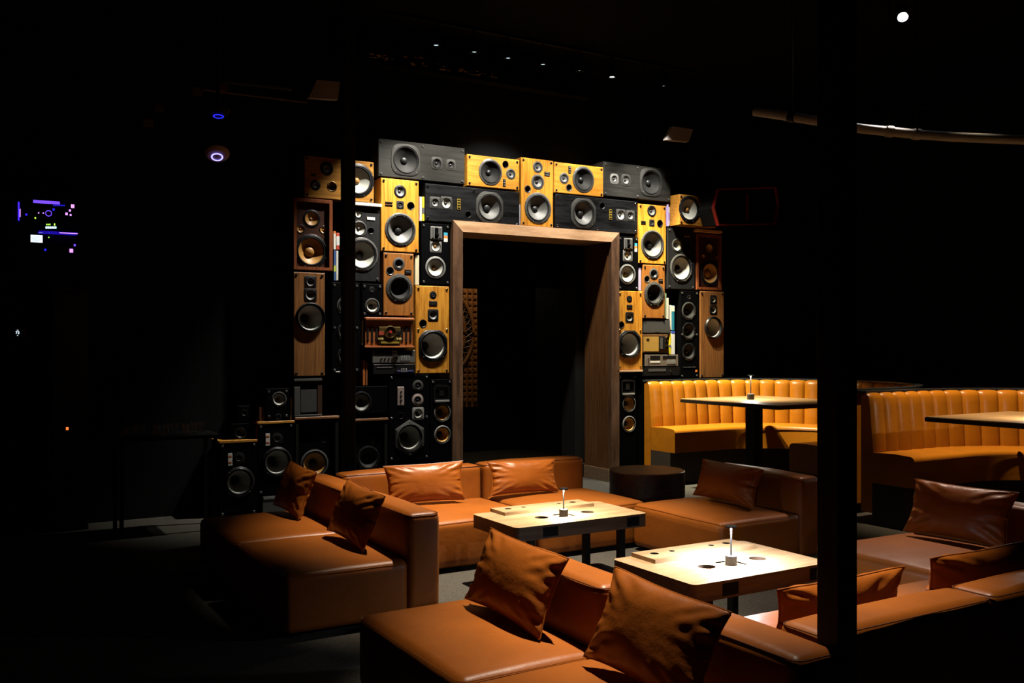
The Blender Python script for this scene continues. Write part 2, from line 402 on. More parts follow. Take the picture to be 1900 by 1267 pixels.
# ------------------------------------------------------------------ loudspeakers, left of and above the opening
LT = dict(fm=PLA, cone=CD, opening=.84)
speaker(1, 225, 883, 290, 690, TEAKH, 'teak loudspeaker lying on its side, top left of wall, half behind the post', [
    (T_, 1, 435, 420, 66, dict(fm=PLA, cone=CG, opening=.62, capr=.16, depth=.2)), (M_, 1, 330, 575, 50, dict(fm=PLA, cone=CG, opening=.62, capr=.2, depth=.2)),
    (P_, 1, 487, 587, 48, dict(ring=BRASS)), (W_, 1, 733, 530, 158, dict(cone=CW, cap=CAPG, capr=.2, depth=.3, bolts=8)), (B_, 1, 310, 480, 25, dict(w=25, h=8))], Y=8.93)
speaker((1, 2), 120, 497, 685, 205, mat('dark_mahogany_board', (.055, .018, .01), .4), 'mahogany framed loudspeaker with gold cones set back in a deep box', [
    (M_, 1, 295, 890, 85, dict(cone=CGO, cap=CAPG, capr=.2, bolts=8, depth=.3)), (T_, 1, 190, 988, 44, dict(cone=CGO, cap=CAPG, depth=.25)), (T_, 1, 405, 995, 40, dict(cone=CGO, cap=CAPG, depth=.25)),
    (W_, 1, 290, 1195, 160, dict(cone=CGO, cap=CAPG, capr=.32, bolts=8, depth=.32, opening=.88))], frame=MAHO, sc=None)
speaker(2, 108, 440, 222, 1210, WALN, 'tall slim walnut loudspeaker with deep woofer, below the mahogany framed one', [
    (T_, 2, 283, 322, 58, dict(kind='sq', cone=CG, opening=.7, depth=.35, capr=.22)), (M_, 2, 283, 443, 62, dict(kind='sq', cone=CG, opening=.8, depth=.4, capr=.2)),
    (W_, 2, 283, 655, 143, dict(cone=CWW, cap=CB, depth=.42, out=3.0, opening=.92, capr=.25, bolts=0))], sm=PLA, u=(2.87, 3.19))
speaker(2, 480, 750, 318, 1180, BLK, 'black tower loudspeaker behind the near-left post, left stack', [
    (W_, 2, 620, 545, 92, dict(fm=GRYP, cone=CD, depth=.4)), (W_, 2, 620, 790, 92, dict(cone=CD, depth=.4)), (W_, 2, 620, 1020, 92, dict(cone=CD, depth=.4)),
    (B_, 2, 540, 1190, 22, dict(w=22, h=7, m=SILV))], sc='six', sm=GRYP, Y=8.91)
speaker((1, 2), pixconv(1, 1, 575), 940, 765, 308, GASHV, 'charcoal loudspeaker right behind the post, with white badge and big grey woofer', [
    (T_, 1, 735, 850, 38, dict(cone=CW, depth=.2)), (M_, 1, 742, 985, 76, dict(fm=GRYP, cone=CW, depth=.3)), (P_, 1, 852, 1003, 33), (B_, 1, 852, 890, 40, dict(w=40, h=14, m=WHT)),
    (W_, 2, 770, 62, 160, dict(fm=GRYP, cone=CW, depth=.42, bolts=8, opening=.88))], sm=GRYP)
speaker(1, 945, 1305, 502, 1195, OAK, 'tall golden oak three-way loudspeaker standing under the wide grey one, left', [
    (T_, 1, 1127, 635, 62, dict(cone=CG, opening=.8, depth=.25)), (T_, 1, 1128, 762, 38, dict(kind='sq', fm=RUB, cone=CD, opening=.7, depth=.2)), (P_, 1, 1227, 770, 38),
    (B_, 1, 1021, 738, 37, dict(w=37, h=6)), (B_, 1, 1021, 763, 37, dict(w=37, h=6)),
    (W_, 1, 1130, 993, 157, dict(fm=GRYP, cone=CG, depth=.42, opening=.9, bolts=8, capr=.26))], side=OAK)
speaker(1, 920, 1738, 130, 490, GASH, 'wide dark grey loudspeaker lying on its side, highest left of the doorway', [
    (W_, 1, 1180, 338, 148, dict(kind='soft', fm=GUN, cone=CD, depth=.3, opening=.88, capr=.24)), (M_, 1, 1472, 370, 60, dict(kind='soft', fm=GUN, cone=CD, opening=.74, depth=.22)),
    (T_, 1, 1605, 385, 52, dict(kind='soft', fm=GUN, cone=CD, opening=.66, depth=.2))], sc='sixh', sm=GRYP)
speaker((1, 1), 1362, 2254, 555, 910, BASHH, 'wide black ash loudspeaker lying over the left half of the door frame', [
    (T_, 1, 1455, 740, 56, dict(kind='sq', fm=GUN, cone=CG, opening=.72, depth=.25)), (M_, 1, 1562, 745, 62, dict(kind='sq', fm=GUN, cone=CW, opening=.84, depth=.3)),
    (B_, 1, 1678, 755, 18, dict(w=18, h=50, m=GOLD, rows=4, lm=BLK)), (P_, 4, 256, 832, 34),
    (W_, 4, 466, 765, 152, dict(kind='oct', fm=GUN, cone=CG, depth=.42, opening=.86, capr=.27))], sc='sixh', sm=CHR, depth=.32)
speaker(4, 245, 760, 238, 551, OAKH, 'golden loudspeaker lying on its side between wide grey and upright centre one', [
    (W_, 4, 475, 418, 130, dict(fm=GRYP, cone=CD, cap=CB, depth=.34, bolts=8)), (P_, 4, 622, 342, 35), (T_, 4, 675, 438, 54, dict(fm=GRYP, cone=CG, opening=.75, depth=.2)),
    (B_, 4, 610, 522, 15, dict(w=15, h=36, rows=3))])
speaker(4, 775, 1092, 270, 955, OAK, 'upright golden three-way loudspeaker above the middle of the door frame', [
    (T_, 4, 938, 370, 57, dict(fm=GRYP, cone=CG, opening=.75, depth=.2)), (M_, 4, 938, 515, 74, dict(fm=GRYP, cone=CG, opening=.78, depth=.3)), (P_, 4, 840, 585, 36, dict(ring=GRYP)),
    (B_, 4, 1030, 437, 31, dict(w=31, h=20, rows=2)), (W_, 4, 940, 772, 153, dict(fm=GRYP, cone=CG, depth=.4, bolts=8, capr=.22))], zb=2.917)
speaker(4, 1098, 1583, 314, 619, OAKH, 'golden loudspeaker lying on its side right of the upright centre one', [
    (T_, 4, 1197, 480, 55, dict(fm=GRYP, cone=CG, opening=.75, depth=.2)), (B_, 4, 1250, 395, 15, dict(w=15, h=36, rows=3)), (P_, 4, 1245, 570, 35, dict(ring=GRYP)),
    (W_, 4, 1385, 491, 128, dict(fm=GRYP, cone=CD, cap=CB, depth=.34, bolts=8))])
speaker(4, 1110, 1919, 628, 968, BASHH, 'wide black ash loudspeaker lying over the right half of the door frame', [
    (W_, 4, 1385, 822, 147, dict(kind='oct', fm=GUN, cone=CG, depth=.42, opening=.86, capr=.27)), (P_, 4, 1570, 748, 34), (B_, 4, 1650, 835, 16, dict(w=16, h=50, m=GOLD, rows=4, lm=BLK)),
    (M_, 5, 235, 540, 50, dict(kind='sq', fm=GUN, cone=CW, opening=.84, depth=.3)), (T_, 5, 315, 545, 46, dict(kind='sq', fm=GUN, cone=CG, opening=.72, depth=.25))], sc='sixh', sm=CHR, depth=.32)
speaker(5, 88, 655, 85, 375, GASH, 'wide dark grey loudspeaker lying on its side, highest right of the doorway', [
    (T_, 5, 180, 235, 44, dict(kind='soft', fm=SILV, cone=CG, opening=.66, depth=.2)), (M_, 5, 277, 245, 50, dict(kind='soft', fm=GUN, cone=CG, opening=.74, depth=.22)),
    (W_, 5, 487, 265, 118, dict(kind='soft', fm=GUN, cone=CD, depth=.3, opening=.88))], sc='sixh', sm=GRYP)
speaker(5, 382, 617, 440, 942, OAK, 'tall golden oak three-way loudspeaker standing under the wide grey one, right', [
    (T_, 5, 495, 505, 48, dict(cone=CG, opening=.8, depth=.25)), (T_, 5, 495, 605, 29, dict(kind='sq', fm=RUB, cone=CD, opening=.7, depth=.2)), (P_, 5, 563, 610, 31),
    (B_, 5, 423, 593, 25, dict(w=25, h=5)), (B_, 5, 423, 608, 25, dict(w=25, h=5)),
    (W_, 5, 500, 787, 123, dict(fm=GRYP, cone=CG, depth=.42, opening=.9, bolts=8, capr=.26))])
def horn(t, W, H, zm, x, y, hw, hh, Y=8.93):
    """silver ribbon tweeter plate with a central bullet"""
    dx, dz, dep = on_y(zm, x, y, Y); k = dep / F / ZT[zm][2]; dx -= t.location.x; dz -= t.location.z; a, b = hw * k, hh * k
    o = obj('horn_tweeter', box(-a, a, -.014, 0, -b, b, bev=.003, seg=1), SILV, t, loc=(dx, 0, dz))
    bm = nb(); bx(bm, -a * .3, a * .3, -.02, -.012, -b * .8, b * .8, bev=.002, seg=1); lathe(bm, [(a * .32, -.03), (a * .26, -.05), (.001, -.055)], 16, 'Y', (0, .01, -b * .35)); obj('bullet', bm, BLK, o, smooth=True)
    for s in (-1, 1): obj('waveguide', box(s * a * .62 - a * .26, s * a * .62 + a * .26, -.018, -.013, -b * .82, b * .82, bev=.002, seg=1), GRYP, o)
def sticker(t, zm, x, y, hw, hh, Y=8.93):
    dx, dz, dep = on_y(zm, x, y, Y); k = dep / F / ZT[zm][2]; dx -= t.location.x; dz -= t.location.z; a, b = hw * k, hh * k
    bm = nb(); bx(bm, -a, a, -.002, 0, b * .35, b, mi=0); bx(bm, -a, a, -.002, 0, -b * .25, b * .35, mi=1); bx(bm, -a, a, -.002, 0, -b, -b * .25, mi=2)
    obj('sticker', bm, [colm((.05, .4, .6)), colm((.85, .25, .06)), WHT], t, loc=(dx, 0, dz))
t, W, H = speaker((1, 2), 1324, 1598, 925, 343, BLK, 'black loudspeaker with silver horn tweeter and sticker, hard against left door jamb', [
    (M_, 1, 1462, 1150, 60, dict(kind='sq', fm=SILV, cone=CW, cap=CAPG, opening=.84, depth=.25)), (W_, 2, 1460, 185, 106, dict(fm=SILV, cone=CW, cap=CAPG, depth=.36, opening=.84, bolts=8, capr=.2))], sm=GRYP)
horn(t, W, H, 1, 1464, 1025, 60, 60); sticker(t, 1, 1556, 1065, 20, 44)
t, W, H = speaker(5, 212, 385, 712, 1168, BLK, 'black loudspeaker with silver horn tweeter and sticker, hard against right door jamb', [
    (M_, 5, 292, 880, 50, dict(kind='sq', fm=SILV, cone=CW, cap=CAPG, opening=.84, depth=.25)), (W_, 5, 290, 1036, 86, dict(fm=SILV, cone=CW, cap=CAPG, depth=.36, opening=.84, bolts=8, capr=.2))], sm=GRYP)
horn(t, W, H, 5, 293, 779, 43, 46); sticker(t, 5, 361, 811, 13, 36)
speaker(2, 968, 1258, 40, 637, TEAK, 'orange-brown teak loudspeaker with chunky ringed woofer, above the retro radio', [
    (T_, 2, 1115, 150, 60, dict(fm=GRYP, cone=CB, opening=.72, depth=.35, bolts=4)), (P_, 2, 1033, 215, 40, dict(ring=GRYP)), (B_, 2, 1200, 225, 34, dict(w=34, h=20, rows=1)),
    (W_, 2, 1120, 380, 136, dict(fm=GUN, cone=CD, depth=.62, opening=.78, bolts=8, capr=.22))])
speaker((5, 6), 420, 607, 952, 520, TEAK, 'teak loudspeaker with chunky ringed woofer, above the small wooden table radio', [
    (T_, 5, 512, 1032, 48, dict(fm=GRYP, cone=CB, opening=.72, depth=.35)), (P_, 5, 455, 1076, 30, dict(ring=GRYP)), (B_, 5, 568, 1088, 22, dict(w=22, h=13, rows=1)),
    (W_, 6, 655, 266, 136, dict(fm=GUN, cone=CD, depth=.62, opening=.78, bolts=8, capr=.22))])
speaker(2, 1272, 1592, 350, 1183, OAK, 'tall yellow oak loudspeaker beside left jamb, octagonal woofer plate and round sticker', [
    (T_, 2, 1437, 443, 37, dict(cone=CD, opening=.5, depth=.1, bolts=2)), (B_, 2, 1437, 519, 42, dict(w=42, h=19, rows=2, lm=GUN)), (M_, 2, 1437, 633, 56, dict(kind='sq', cone=CG, opening=.78, depth=.3)),
    (P_, 2, 1342, 710, 38), (W_, 2, 1435, 920, 148, dict(kind='oct', fm=PLA, cone=CWW, cap=CB, depth=.62, out=2.0, opening=.9, capr=.25))], sc='six', sm=BRASS)
speaker(6, 267, 533, 222, 1072, OAK, 'tall yellow oak loudspeaker beside right jamb with octagonal woofer plate', [
    (T_, 6, 390, 315, 37, dict(cone=CD, opening=.5, depth=.1, bolts=2)), (B_, 6, 391, 396, 38, dict(w=38, h=18, rows=2, lm=GUN)), (M_, 6, 392, 512, 56, dict(kind='sq', cone=CG, opening=.78, depth=.3)),
    (P_, 6, 305, 592, 38), (W_, 6, 390, 800, 148, dict(kind='oct', fm=PLA, cone=CWW, cap=CB, depth=.62, out=2.0, opening=.9, capr=.25))], sc='six', sm=BRASS)
speaker(2, 765, 963, 332, 645, BLK, 'small black bookshelf loudspeaker left of the orange-brown teak one', [
    (T_, 2, 862, 395, 32, dict(cone=CD, opening=.55, depth=.15)), (W_, 2, 865, 545, 73, dict(fm=GRYP, cone=CW, cap=CAPD, depth=.5))], sm=GRYP)
# right flank
speaker(5, 726, 1040, 360, 618, TEAKH, 'dim teak loudspeaker lying at the upper right end of the wall', [
    (W_, 5, 810, 490, 114, dict(cone=CW, cap=CAPG, capr=.2, depth=.3, bolts=8)), (T_, 5, 945, 435, 36, dict(opening=.62, cone=CG)), (P_, 5, 960, 555, 36)], Y=8.78, depth=.42)
speaker(5, 627, 858, 642, 1158, GASHV, 'charcoal loudspeaker right of the tall golden oak one, right stack', [
    (T_, 5, 712, 712, 24, dict(opening=.6, cone=CD)), (M_, 5, 708, 793, 57, dict(fm=GRYP, cone=CW, depth=.3)), (P_, 5, 797, 808, 29), (B_, 5, 790, 718, 26, dict(w=26, h=7, m=GOLD)),
    (W_, 5, 742, 985, 120, dict(fm=GRYP, cone=CW, depth=.42, bolts=8, opening=.88))], sm=GRYP)
speaker(5, 870, 1085, 690, 1165, mat('dark_mahogany_board', (.055, .018, .01), .4), 'mahogany framed loudspeaker with gold cones at far right of the wall', [
    (M_, 5, 978, 820, 50, dict(cone=CGO, cap=CAPG, capr=.2, bolts=8, depth=.3)), (T_, 5, 927, 890, 25, dict(cone=CGO, cap=CAPG, depth=.25)), (T_, 5, 1040, 897, 25, dict(cone=CGO, cap=CAPG, depth=.25)),
    (W_, 5, 985, 1028, 108, dict(cone=CGO, cap=CAPG, capr=.32, bolts=8, depth=.32))], frame=MAHO, sc=None)
u0, z0, _ = on_y(5, 862, 688, 8.90); u1, _, _ = on_y(5, 1078, 688, 8.90)
tag(obj('wooden_board', box(u0, u1, 8.88, 9.2, z0 + .018, z0 + .05, bev=.004), FRM), 'pale wooden board lying on top of the right mahogany framed loudspeaker', 'board')
speaker(6, 932, 1134, 222, 1140, BLK, 'black tower loudspeaker with three stacked woofers and small orange badge', [
    (T_, 6, 1030, 300, 30, dict(cone=CD, opening=.6, depth=.15)), (W_, 6, 1025, 443, 97, dict(fm=GUN, cone=CD, depth=.4, bolts=8)), (W_, 6, 1025, 660, 95, dict(cone=CD, depth=.4, bolts=8)),
    (W_, 6, 1025, 880, 95, dict(cone=CD, depth=.4, bolts=8)), (B_, 6, 1105, 1085, 14, dict(w=14, h=12, m=colm((.8, .2, .02)))), (B_, 6, 1032, 1044, 90, dict(w=90, h=2, m=GRYP))], sc='six', sm=GRYP, zb=1.19)
speaker(6, 1145, 1403, 228, 1140, WALN, 'tall slim walnut loudspeaker with deep woofer at the far right end', [
    (T_, 6, 1288, 322, 48, dict(kind='sq', cone=CG, opening=.7, depth=.35)), (M_, 6, 1288, 430, 52, dict(kind='sq', cone=CG, opening=.8, depth=.4)),
    (W_, 6, 1285, 622, 122, dict(cone=CWW, cap=CB, depth=.42, out=3.0, opening=.92, bolts=0))], zb=1.19, sm=PLA)
# lower left group
def towerk(zm, xl, xr, yt, zb, label, w1, w2, hw):
    t, W, H = speaker(zm, xl, xr, yt, yt + 100, BLK, label, [(W_, zm, w1[0], w1[1], w1[2], dict(fm=SILV, cone=CGB, cap=CB, depth=.50, out=1.5, capr=.3, opening=.88)),
        (W_, zm, w2[0], w2[1], w2[2], dict(fm=SILV, cone=CGB, cap=CB, depth=.50, out=1.5, capr=.3, opening=.88))], zb=zb, sm=GRYP)
    bm = nb(); a = W * .36; zc = H - .135
    plate_holes(bm, [(-a, zc - .08), (a, zc - .08), (a, zc + .07), (-a * .5, zc + .085), (-a, zc + .07)], [[(-a * .85, zc - .065), (a * .85, zc - .065), (a * .85, zc + .055), (-a * .85, zc + .055)]], -.012)
    bx(bm, -a * .3, a * .3, -.005, .0, zc - .04, zc + .03)
    obj('horn', bm, PLA, t)
    bm = nb(); bx(bm, -a * .9, a * .9, -.03, -.004, zc - .105, zc - .082, bev=.004); obj('horn_lip', bm, SILV, t)
    return t
towerk(3, 1656, 1819, 252, 0, 'black floor tower with two gold cones left of the left door jamb', (1745, 497, 68), (1745, 658, 68), 1)
towerk(7, 829, 916, 748, 0, 'black floor tower with two gold cones between right door jamb and booth', (880, 885, 39), (880, 980, 39), 1)
t, W, H = speaker(3, 1350, 1650, 218, 860, BLK, 'big black loudspeaker with hexagonal metal woofer rim, behind the sofa cushion', [
    (T_, 3, 1565, 300, 44, dict(fm=GUN, cone=CD, opening=.6, depth=.15)), (M_, 3, 1563, 403, 46, dict(fm=ROSE, cone=CD, opening=.6, depth=.15)), (M_, 3, 1566, 503, 47, dict(kind='sq', fm=SILV, cone=CW, cap=CB, opening=.76, depth=.5)),
    (P_, 3, 1440, 520, 24), (W_, 3, 1503, 680, 116, dict(kind='hex', fm=GUN, cone=CW, cap=CB, depth=.52, out=1.8, opening=.84, bolts=6))], sc='six', sm=GRYP)
dx, dz, dep = on_y(3, 1438, 375, 8.93); k = dep / F / 3.958
lp = obj('level_panel', box(-27 * k, 27 * k, -.008, 0, -68 * k, 68 * k, bev=.003, seg=1), ROSE, t, loc=(dx - t.location.x, 0, dz - t.location.z))
for q in range(3): obj('knob', cyl(nb(), (0, -.02, (q - 1) * 32 * k), .009, .014, 'Y', 12), CHR, lp)
speaker(3, 1060, 1345, 305, 512, BLK, 'black loudspeaker lying on the walnut-topped cabinet, half behind the post', [(W_, 3, 1150, 420, 80, dict(cone=CG, depth=.35))], sc=None)
MAHD = woodm('walnut_front_edge', (.30, .13, .05), (.16, .06, .02), True, k=14)
speaker(3, 1060, 1345, 520, 930, BLK, 'large dark cabinet loudspeaker with walnut top edge right of the post', [(W_, 3, 1200, 830, 90, dict(cone=CD, fm=PLA)), (T_, 3, 1230, 690, 30, dict(opening=.6, cone=CD))], frame=PLAM, sc=None, zb=0, zt=on_y(3, 1345, 548, 8.93)[1], top=MAHD)
u0, z0, _ = on_y(3, 1060, 521, 8.93); u1, _, _ = on_y(3, 1345, 521, 8.93)
speaker(3, 662, 985, 548, 930, BLK, 'walnut framed floor loudspeaker with gold woofer, behind the far left cushion', [(W_, 3, 805, 872, 106, dict(cone=CGO, cap=CB, depth=.35, opening=.88, bolts=8, capr=.3, fm=GRYP)), (T_, 3, 870, 700, 26, dict(opening=.6, cone=CD))], frame=PLAM, sc=None, zb=0, top=MAHD)
speaker(3, 388, 656, 580, 1108, BLK, 'black floor loudspeaker, middle step of the three at lower left', [
    (T_, 3, 530, 690, 46, dict(opening=.5, cone=CG, depth=.3)), (W_, 3, 530, 858, 110, dict(fm=PLA, cone=CWW, cap=CB, depth=.62, out=2.0, opening=.88)), (B_, 3, 461, 694, 16, dict(w=16, h=45, m=WHT, rows=2, lm=colm((.6, .12, .03))))], side=MAHO, top=OAKH, sm=GRYP)
speaker(3, 105, 385, 722, 1225, BLK, 'black floor loudspeaker furthest left, golden wood top in the light', [
    (T_, 3, 250, 832, 46, dict(opening=.5, cone=CG, depth=.3)), (W_, 3, 253, 1005, 112, dict(fm=PLA, cone=CWW, cap=CB, depth=.62, out=2.0, opening=.86)), (B_, 3, 185, 840, 16, dict(w=16, h=45, m=WHT, rows=2, lm=colm((.6, .12, .03))))], zb=0, top=OAKH, sm=GRYP)
u0, z0, _ = on_y(3, 425, 1112, 8.93); u1, _, _ = on_y(3, 652, 1112, 8.93)
bm = nb(); bx(bm, u0, u1, 8.93, 9.2, 0, z0 - .002, bev=.003); bx(bm, u0 + .01, u1 - .01, 8.925, 8.94, z0 - .03, z0 - .008, mi=1)
tag(obj('audio_receiver', bm, [GRYP, SILV]), 'grey metal hi-fi box on the floor under the middle black loudspeaker', 'receiver')
speaker(3, 447, 622, 320, 548, BLK, 'small black loudspeaker turned upside down beside the guitar amplifier', [(W_, 3, 545, 398, 56, dict(fm=GRYP, cone=CW, cap=colm((.3, .03, .02)), depth=.45)), (T_, 3, 540, 536, 26, dict(opening=.6, cone=CD))], sm=GRYP)
speaker(3, 245, 335, 447, 570, BLK, 'tiny black cube speaker on a dark box at the left edge of the stacks', [(W_, 3, 290, 500, 26, dict(cone=CB, opening=.8))], sc=None, Y=9.02, depth=.2)
speaker(3, 190, 352, 578, 696, BLK, 'dark box speaker lying on the furthest left floor loudspeaker', [(W_, 3, 262, 650, 44, dict(cone=CB, opening=.8))], sc=None, Y=9.00, depth=.22)
# guitar amplifier
u0, z1, _ = on_y(3, 655, 245, 8.93); u1, _, _ = on_y(3, 862, 245, 8.93); _, z0, _ = on_y(3, 655, 528, 8.93)
t = thing('guitar_amplifier', 'small black guitar amplifier with silver trim and grille cloth, under slim walnut speaker', 'amplifier', ((u0 + u1) / 2, 8.93, z0)); W = u1 - u0; H = z1 - z0; hw = W / 2
obj('cabinet', box(-hw, hw, .02, .3, 0, H, bev=.01), BLK, t)
bm = nb(); bx(bm, -hw, hw, -.004, .03, H - .03, H - .005, bev=.004); bx(bm, -hw, -hw + .06, -.004, .02, .02, H * .78, bev=.004); bx(bm, -hw, hw, -.004, .03, .0, .018, bev=.004); obj('trim', bm, GRYP, t)
obj('grille', box(-hw + .07, hw - .05, .005, .02, .04, H * .7), CLOTH, t); obj('side_panel', box(hw - .045, hw, 0, .02, .02, H * .8), mat('dark_brown_panel', (.05, .018, .008), .5), t)
for q in range(4): obj('knob', cyl(nb(), (-hw + .09 + q * .045, .0, H * .86), .008, .02, 'Y', 12), CHR, t)
# retro radio
def place(zm, xl, xr, yt, yb, Y):
    u0, z1, _ = on_y(zm, xl, yt, Y); u1, _, _ = on_y(zm, xr, yt, Y); _, z0, _ = on_y(zm, xl, yb, Y)
    return (u0 + u1) / 2, z0, u1 - u0, z1 - z0
cx, z0, W, H = place(2, 797, 1262, 650, 940, 8.90); hw = W / 2
t = thing('vintage_radio', 'vintage wooden radio with slotted front and round gold dial', 'radio', (cx, 8.90, z0))
bm = nb(); bx(bm, -hw, hw, 0, .3, 0, .02, bev=.004); bx(bm, -hw + .012, hw - .012, .02, .3, .02, H - .03)
bx(bm, -hw, hw, -.01, .3, H - .035, H, bev=.012, seg=3); obj('cabinet', bm, woodm('radio_wood', (.42, .13, .03), (.25, .06, .015), True), t)
for s in (-1, 1):
    for q in range(3): obj('slot', box(s * hw * (.86 - q * .17) - .011, s * hw * (.86 - q * .17) + .011, .012, .022, H * (.22 - .05 * (q == 1)), H * (.66 + .05 * (q == 1)), bev=.005), PLAM, t)
pl = obj('dial_plate', box(-hw * .44, hw * .44, 0, .022, .035, H * .70, bev=.008), mat('dark_gold', (.28, .2, .06), .3, .8), t)
bm = lathe(nb(), [(.066, 0), (.066, -.012), (.056, -.016), (.052, -.006), (.001, -.008)], 32, 'Y', (0, 0, H * .52)); obj('dial', bm, BRASS, pl, smooth=True)
bm = nb(); bx(bm, -.002, .002, -.02, -.008, H * .48, H * .6); cyl(bm, (0, -.025, H * .52), .012, .02, 'Y', 16); obj('pointer', bm, colm((.5, .02, .02)), pl)
for s in (-1, 1):
    for q in range(3): obj('button', box(s * .1 - .03 + q * .02, s * .1 - .018 + q * .02, -.008, 0, .08, .1, bev=.002), colm((.7, .55, .2)), pl)
    obj('dial_window', box(s * .095 - .028, s * .095 + .028, -.004, 0, H * .42, H * .55), colm((.35, .05, .02)) if s < 0 else PLA, pl)
obj('nameplate', box(-.1, .1, -.004, 0, .045, .065), GOLD, pl)
# receivers left
def receiver(zm, xl, xr, yt, yb, label, face, knobs, Y=8.92, disp=None, bars=0, name='stereo_receiver'):
    cx, z0, W, H = place(zm, xl, xr, yt, yb, Y); hw = W / 2; H -= .002
    t = thing(name, label, 'receiver', (cx, Y, z0))
    obj('chassis', box(-hw, hw, .012, .3, .0, H - .004), PLAM, t)
    f = obj('front_panel', box(-hw, hw, 0, .012, .002, H - .003, bev=.002, seg=1), face, t)
    for kx, kz, kr in knobs: obj('knob', lathe(nb(), [(kr, 0), (kr * .92, -.02), (.001, -.021)], 16, 'Y', (kx * hw, 0, kz * H)), CHR, f, smooth=True)
    if disp:
        for (a, b, c, d, mm) in disp: obj('display', box(a * hw, b * hw, -.003, 0, c * H, d * H, bev=.001, seg=1), mm, f)
    for q in range(bars): obj('button', box(hw * (.3 + q * .08), hw * (.34 + q * .08), -.008, 0, H * .18, H * .55, bev=.001, seg=1), SILV, f)
    return t
receiver(2, 868, 1268, 958, 1083, 'silver fronted stereo receiver with row of knobs directly under vintage radio', mat('dull_silver', (.30, .29, .28), .35, .7), [(-.6 + .17 * q, .35, .009) for q in range(4)] + [(.08, .38, .02), (0, .78, .014)], disp=[(-.9, -.1, .6, .95, PLAM), (.15, .85, .62, .95, PLAM)], bars=6)
receiver(2, 875, 1270, 1092, 1190, 'black receiver with row of small keys, lowest under the vintage radio', PLA, [(.05, .3, .01)], disp=[(-.85, -.1, .62, .72, GRYP), (.1, .9, .2, .35, colm((.03, .04, .15)))], bars=4)
# right of the opening: deck, receiver, radio, centre speaker
cx, z0, W, H = place(6, 540, 812, 690, 888, 8.92); hw = W / 2
t = thing('table_radio', 'small wooden table radio with cloth front, square dial and three knobs', 'radio', (cx, 8.92, z0))
obj('cabinet', box(-hw, hw, .012, .3, 0, H - .003, bev=.004), woodm('radio_case', (.16, .08, .03), (.08, .04, .015), True), t)
obj('grille', box(-hw + .012, hw * .2, .0, .014, .015, H - .03), woodm('straw_cloth', (.50, .30, .07), (.36, .2, .04), True, k=50), t)
f = obj('dial', box(hw * .24, hw * .7, -.004, .013, .03, H - .025, bev=.003), PLA, t); obj('scale', box(hw * .3, hw * .5, -.006, -.003, .045, H - .04), GRYP, f)
for q in range(3): obj('knob', cyl(nb(), (hw * .83, -.016, H * (.3 + .24 * q)), .016, .03, 'Y', 16), CHR, t)
obj('badge', box(-hw * .75, -hw * .55, -.003, .001, H * .66, H * .76), PLAM, t)
cx, z0, W, H = place(6, 540, 830, 535, 682, 8.94); hw = W / 2
t = thing('centre_speaker', 'low black centre loudspeaker with cloth front on top of the table radio', 'speaker', (cx, 8.94, z0)); obj('cabinet', box(-hw, hw, .012, .28, 0, H, bev=.006), PLA, t); obj('grille', box(-hw + .006, hw - .006, 0, .014, .006, H - .006, bev=.005), CLOTH, t); obj('badge', box(-.03, .03, -.002, .002, .02, .032), GRYP, t)
SD = mat('champagne_metal', (.40, .34, .28), .35, .6)
receiver(6, 558, 912, 907, 1035, 'champagne silver cassette deck in the right stack with lit keys', SD, [(-.82, .65, .008)], disp=[(-.7, -.1, .55, .9, PLA), (0.05, .85, .62, .88, PLA), (-.7, -.1, .28, .45, WHT)], bars=7, name='cassette_deck')
receiver(6, 555, 928, 1042, 1140, 'black receiver lowest in the right stack, resting on the ledge', PLA, [(.5, .5, .012)], disp=[(-.8, .2, .5, .8, GRYP)])
# ------------------------------------------------------------------ books and records wedged between the speakers
def book(zm, xl, xr, yt, yb, col, label, band=None, lean=0, Y=8.95, name='book', grp='books wedged between the loudspeakers'):
    cx, z0, W, H = place(zm, xl, xr, yt, yb, Y); hw = max(W / 2, .006) - .001; H -= .003
    bm = nb(); bx(bm, -hw, hw, 0, .2, 0, H, bev=.002, seg=1)
    if band:
        for a, b, c in band: bx(bm, -hw * 1.02, hw * 1.02, -.0015, .01, a * H, b * H, mi=1)
    o = obj(name, bm, [colm(col), colm(band[0][2]) if band else WHT]); o.location = (cx, Y, z0); o.rotation_euler = (0, lean, 0)
    return tag(o, label, 'book', grp)
book(1, 1310, 1334, 680, 912, (.7, .45, .4), 'pink and white book beside yellow book, left of black ash speaker')
book(1, 1336, 1356, 680, 912, (.8, .75, .02), 'bright yellow book upright against the black ash loudspeaker', [(.3, .55, (.1, .1, .1))])
book(4, 757, 765, 730, 948, (.75, .73, .7), 'white book between black ash speaker and upright centre speaker')
book(4, 766, 771, 730, 948, (.35, .33, .7), 'lilac spined book beside the upright centre speaker')
book(1, 500, 524, 1005, 1180, (.85, .8, .7), 'cream book leaning beside mahogany framed speaker, upper shelf gap', [(.9, 1, (.8, .2, .03))])
book(1, 528, 558, 1020, 1180, (.7, .08, .03), 'red and white book right beside the mahogany framed speaker', [(.25, .8, (.8, .8, .78))])
book(2, 503, 523, 22, 305, (.05, .12, .35), 'blue book standing below the red one, left of the post', [(.3, .5, (.6, .7, .1))])
book(2, 525, 547, 22, 305, (.75, .72, .64), 'white book standing next to blue book left of the post')
book(2, 1268, 1308, 65, 345, (.75, .66, .42), 'thick cream book between teak speaker and black horn speaker, left')
book(5, 385, 406, 978, 1172, (.5, .42, .62), 'pale lilac book between horn speaker and teak speaker, right')
book(5, 621, 638, 440, 632, (.5, .4, .75), 'lilac book standing right of the tall golden oak speaker, upper right')
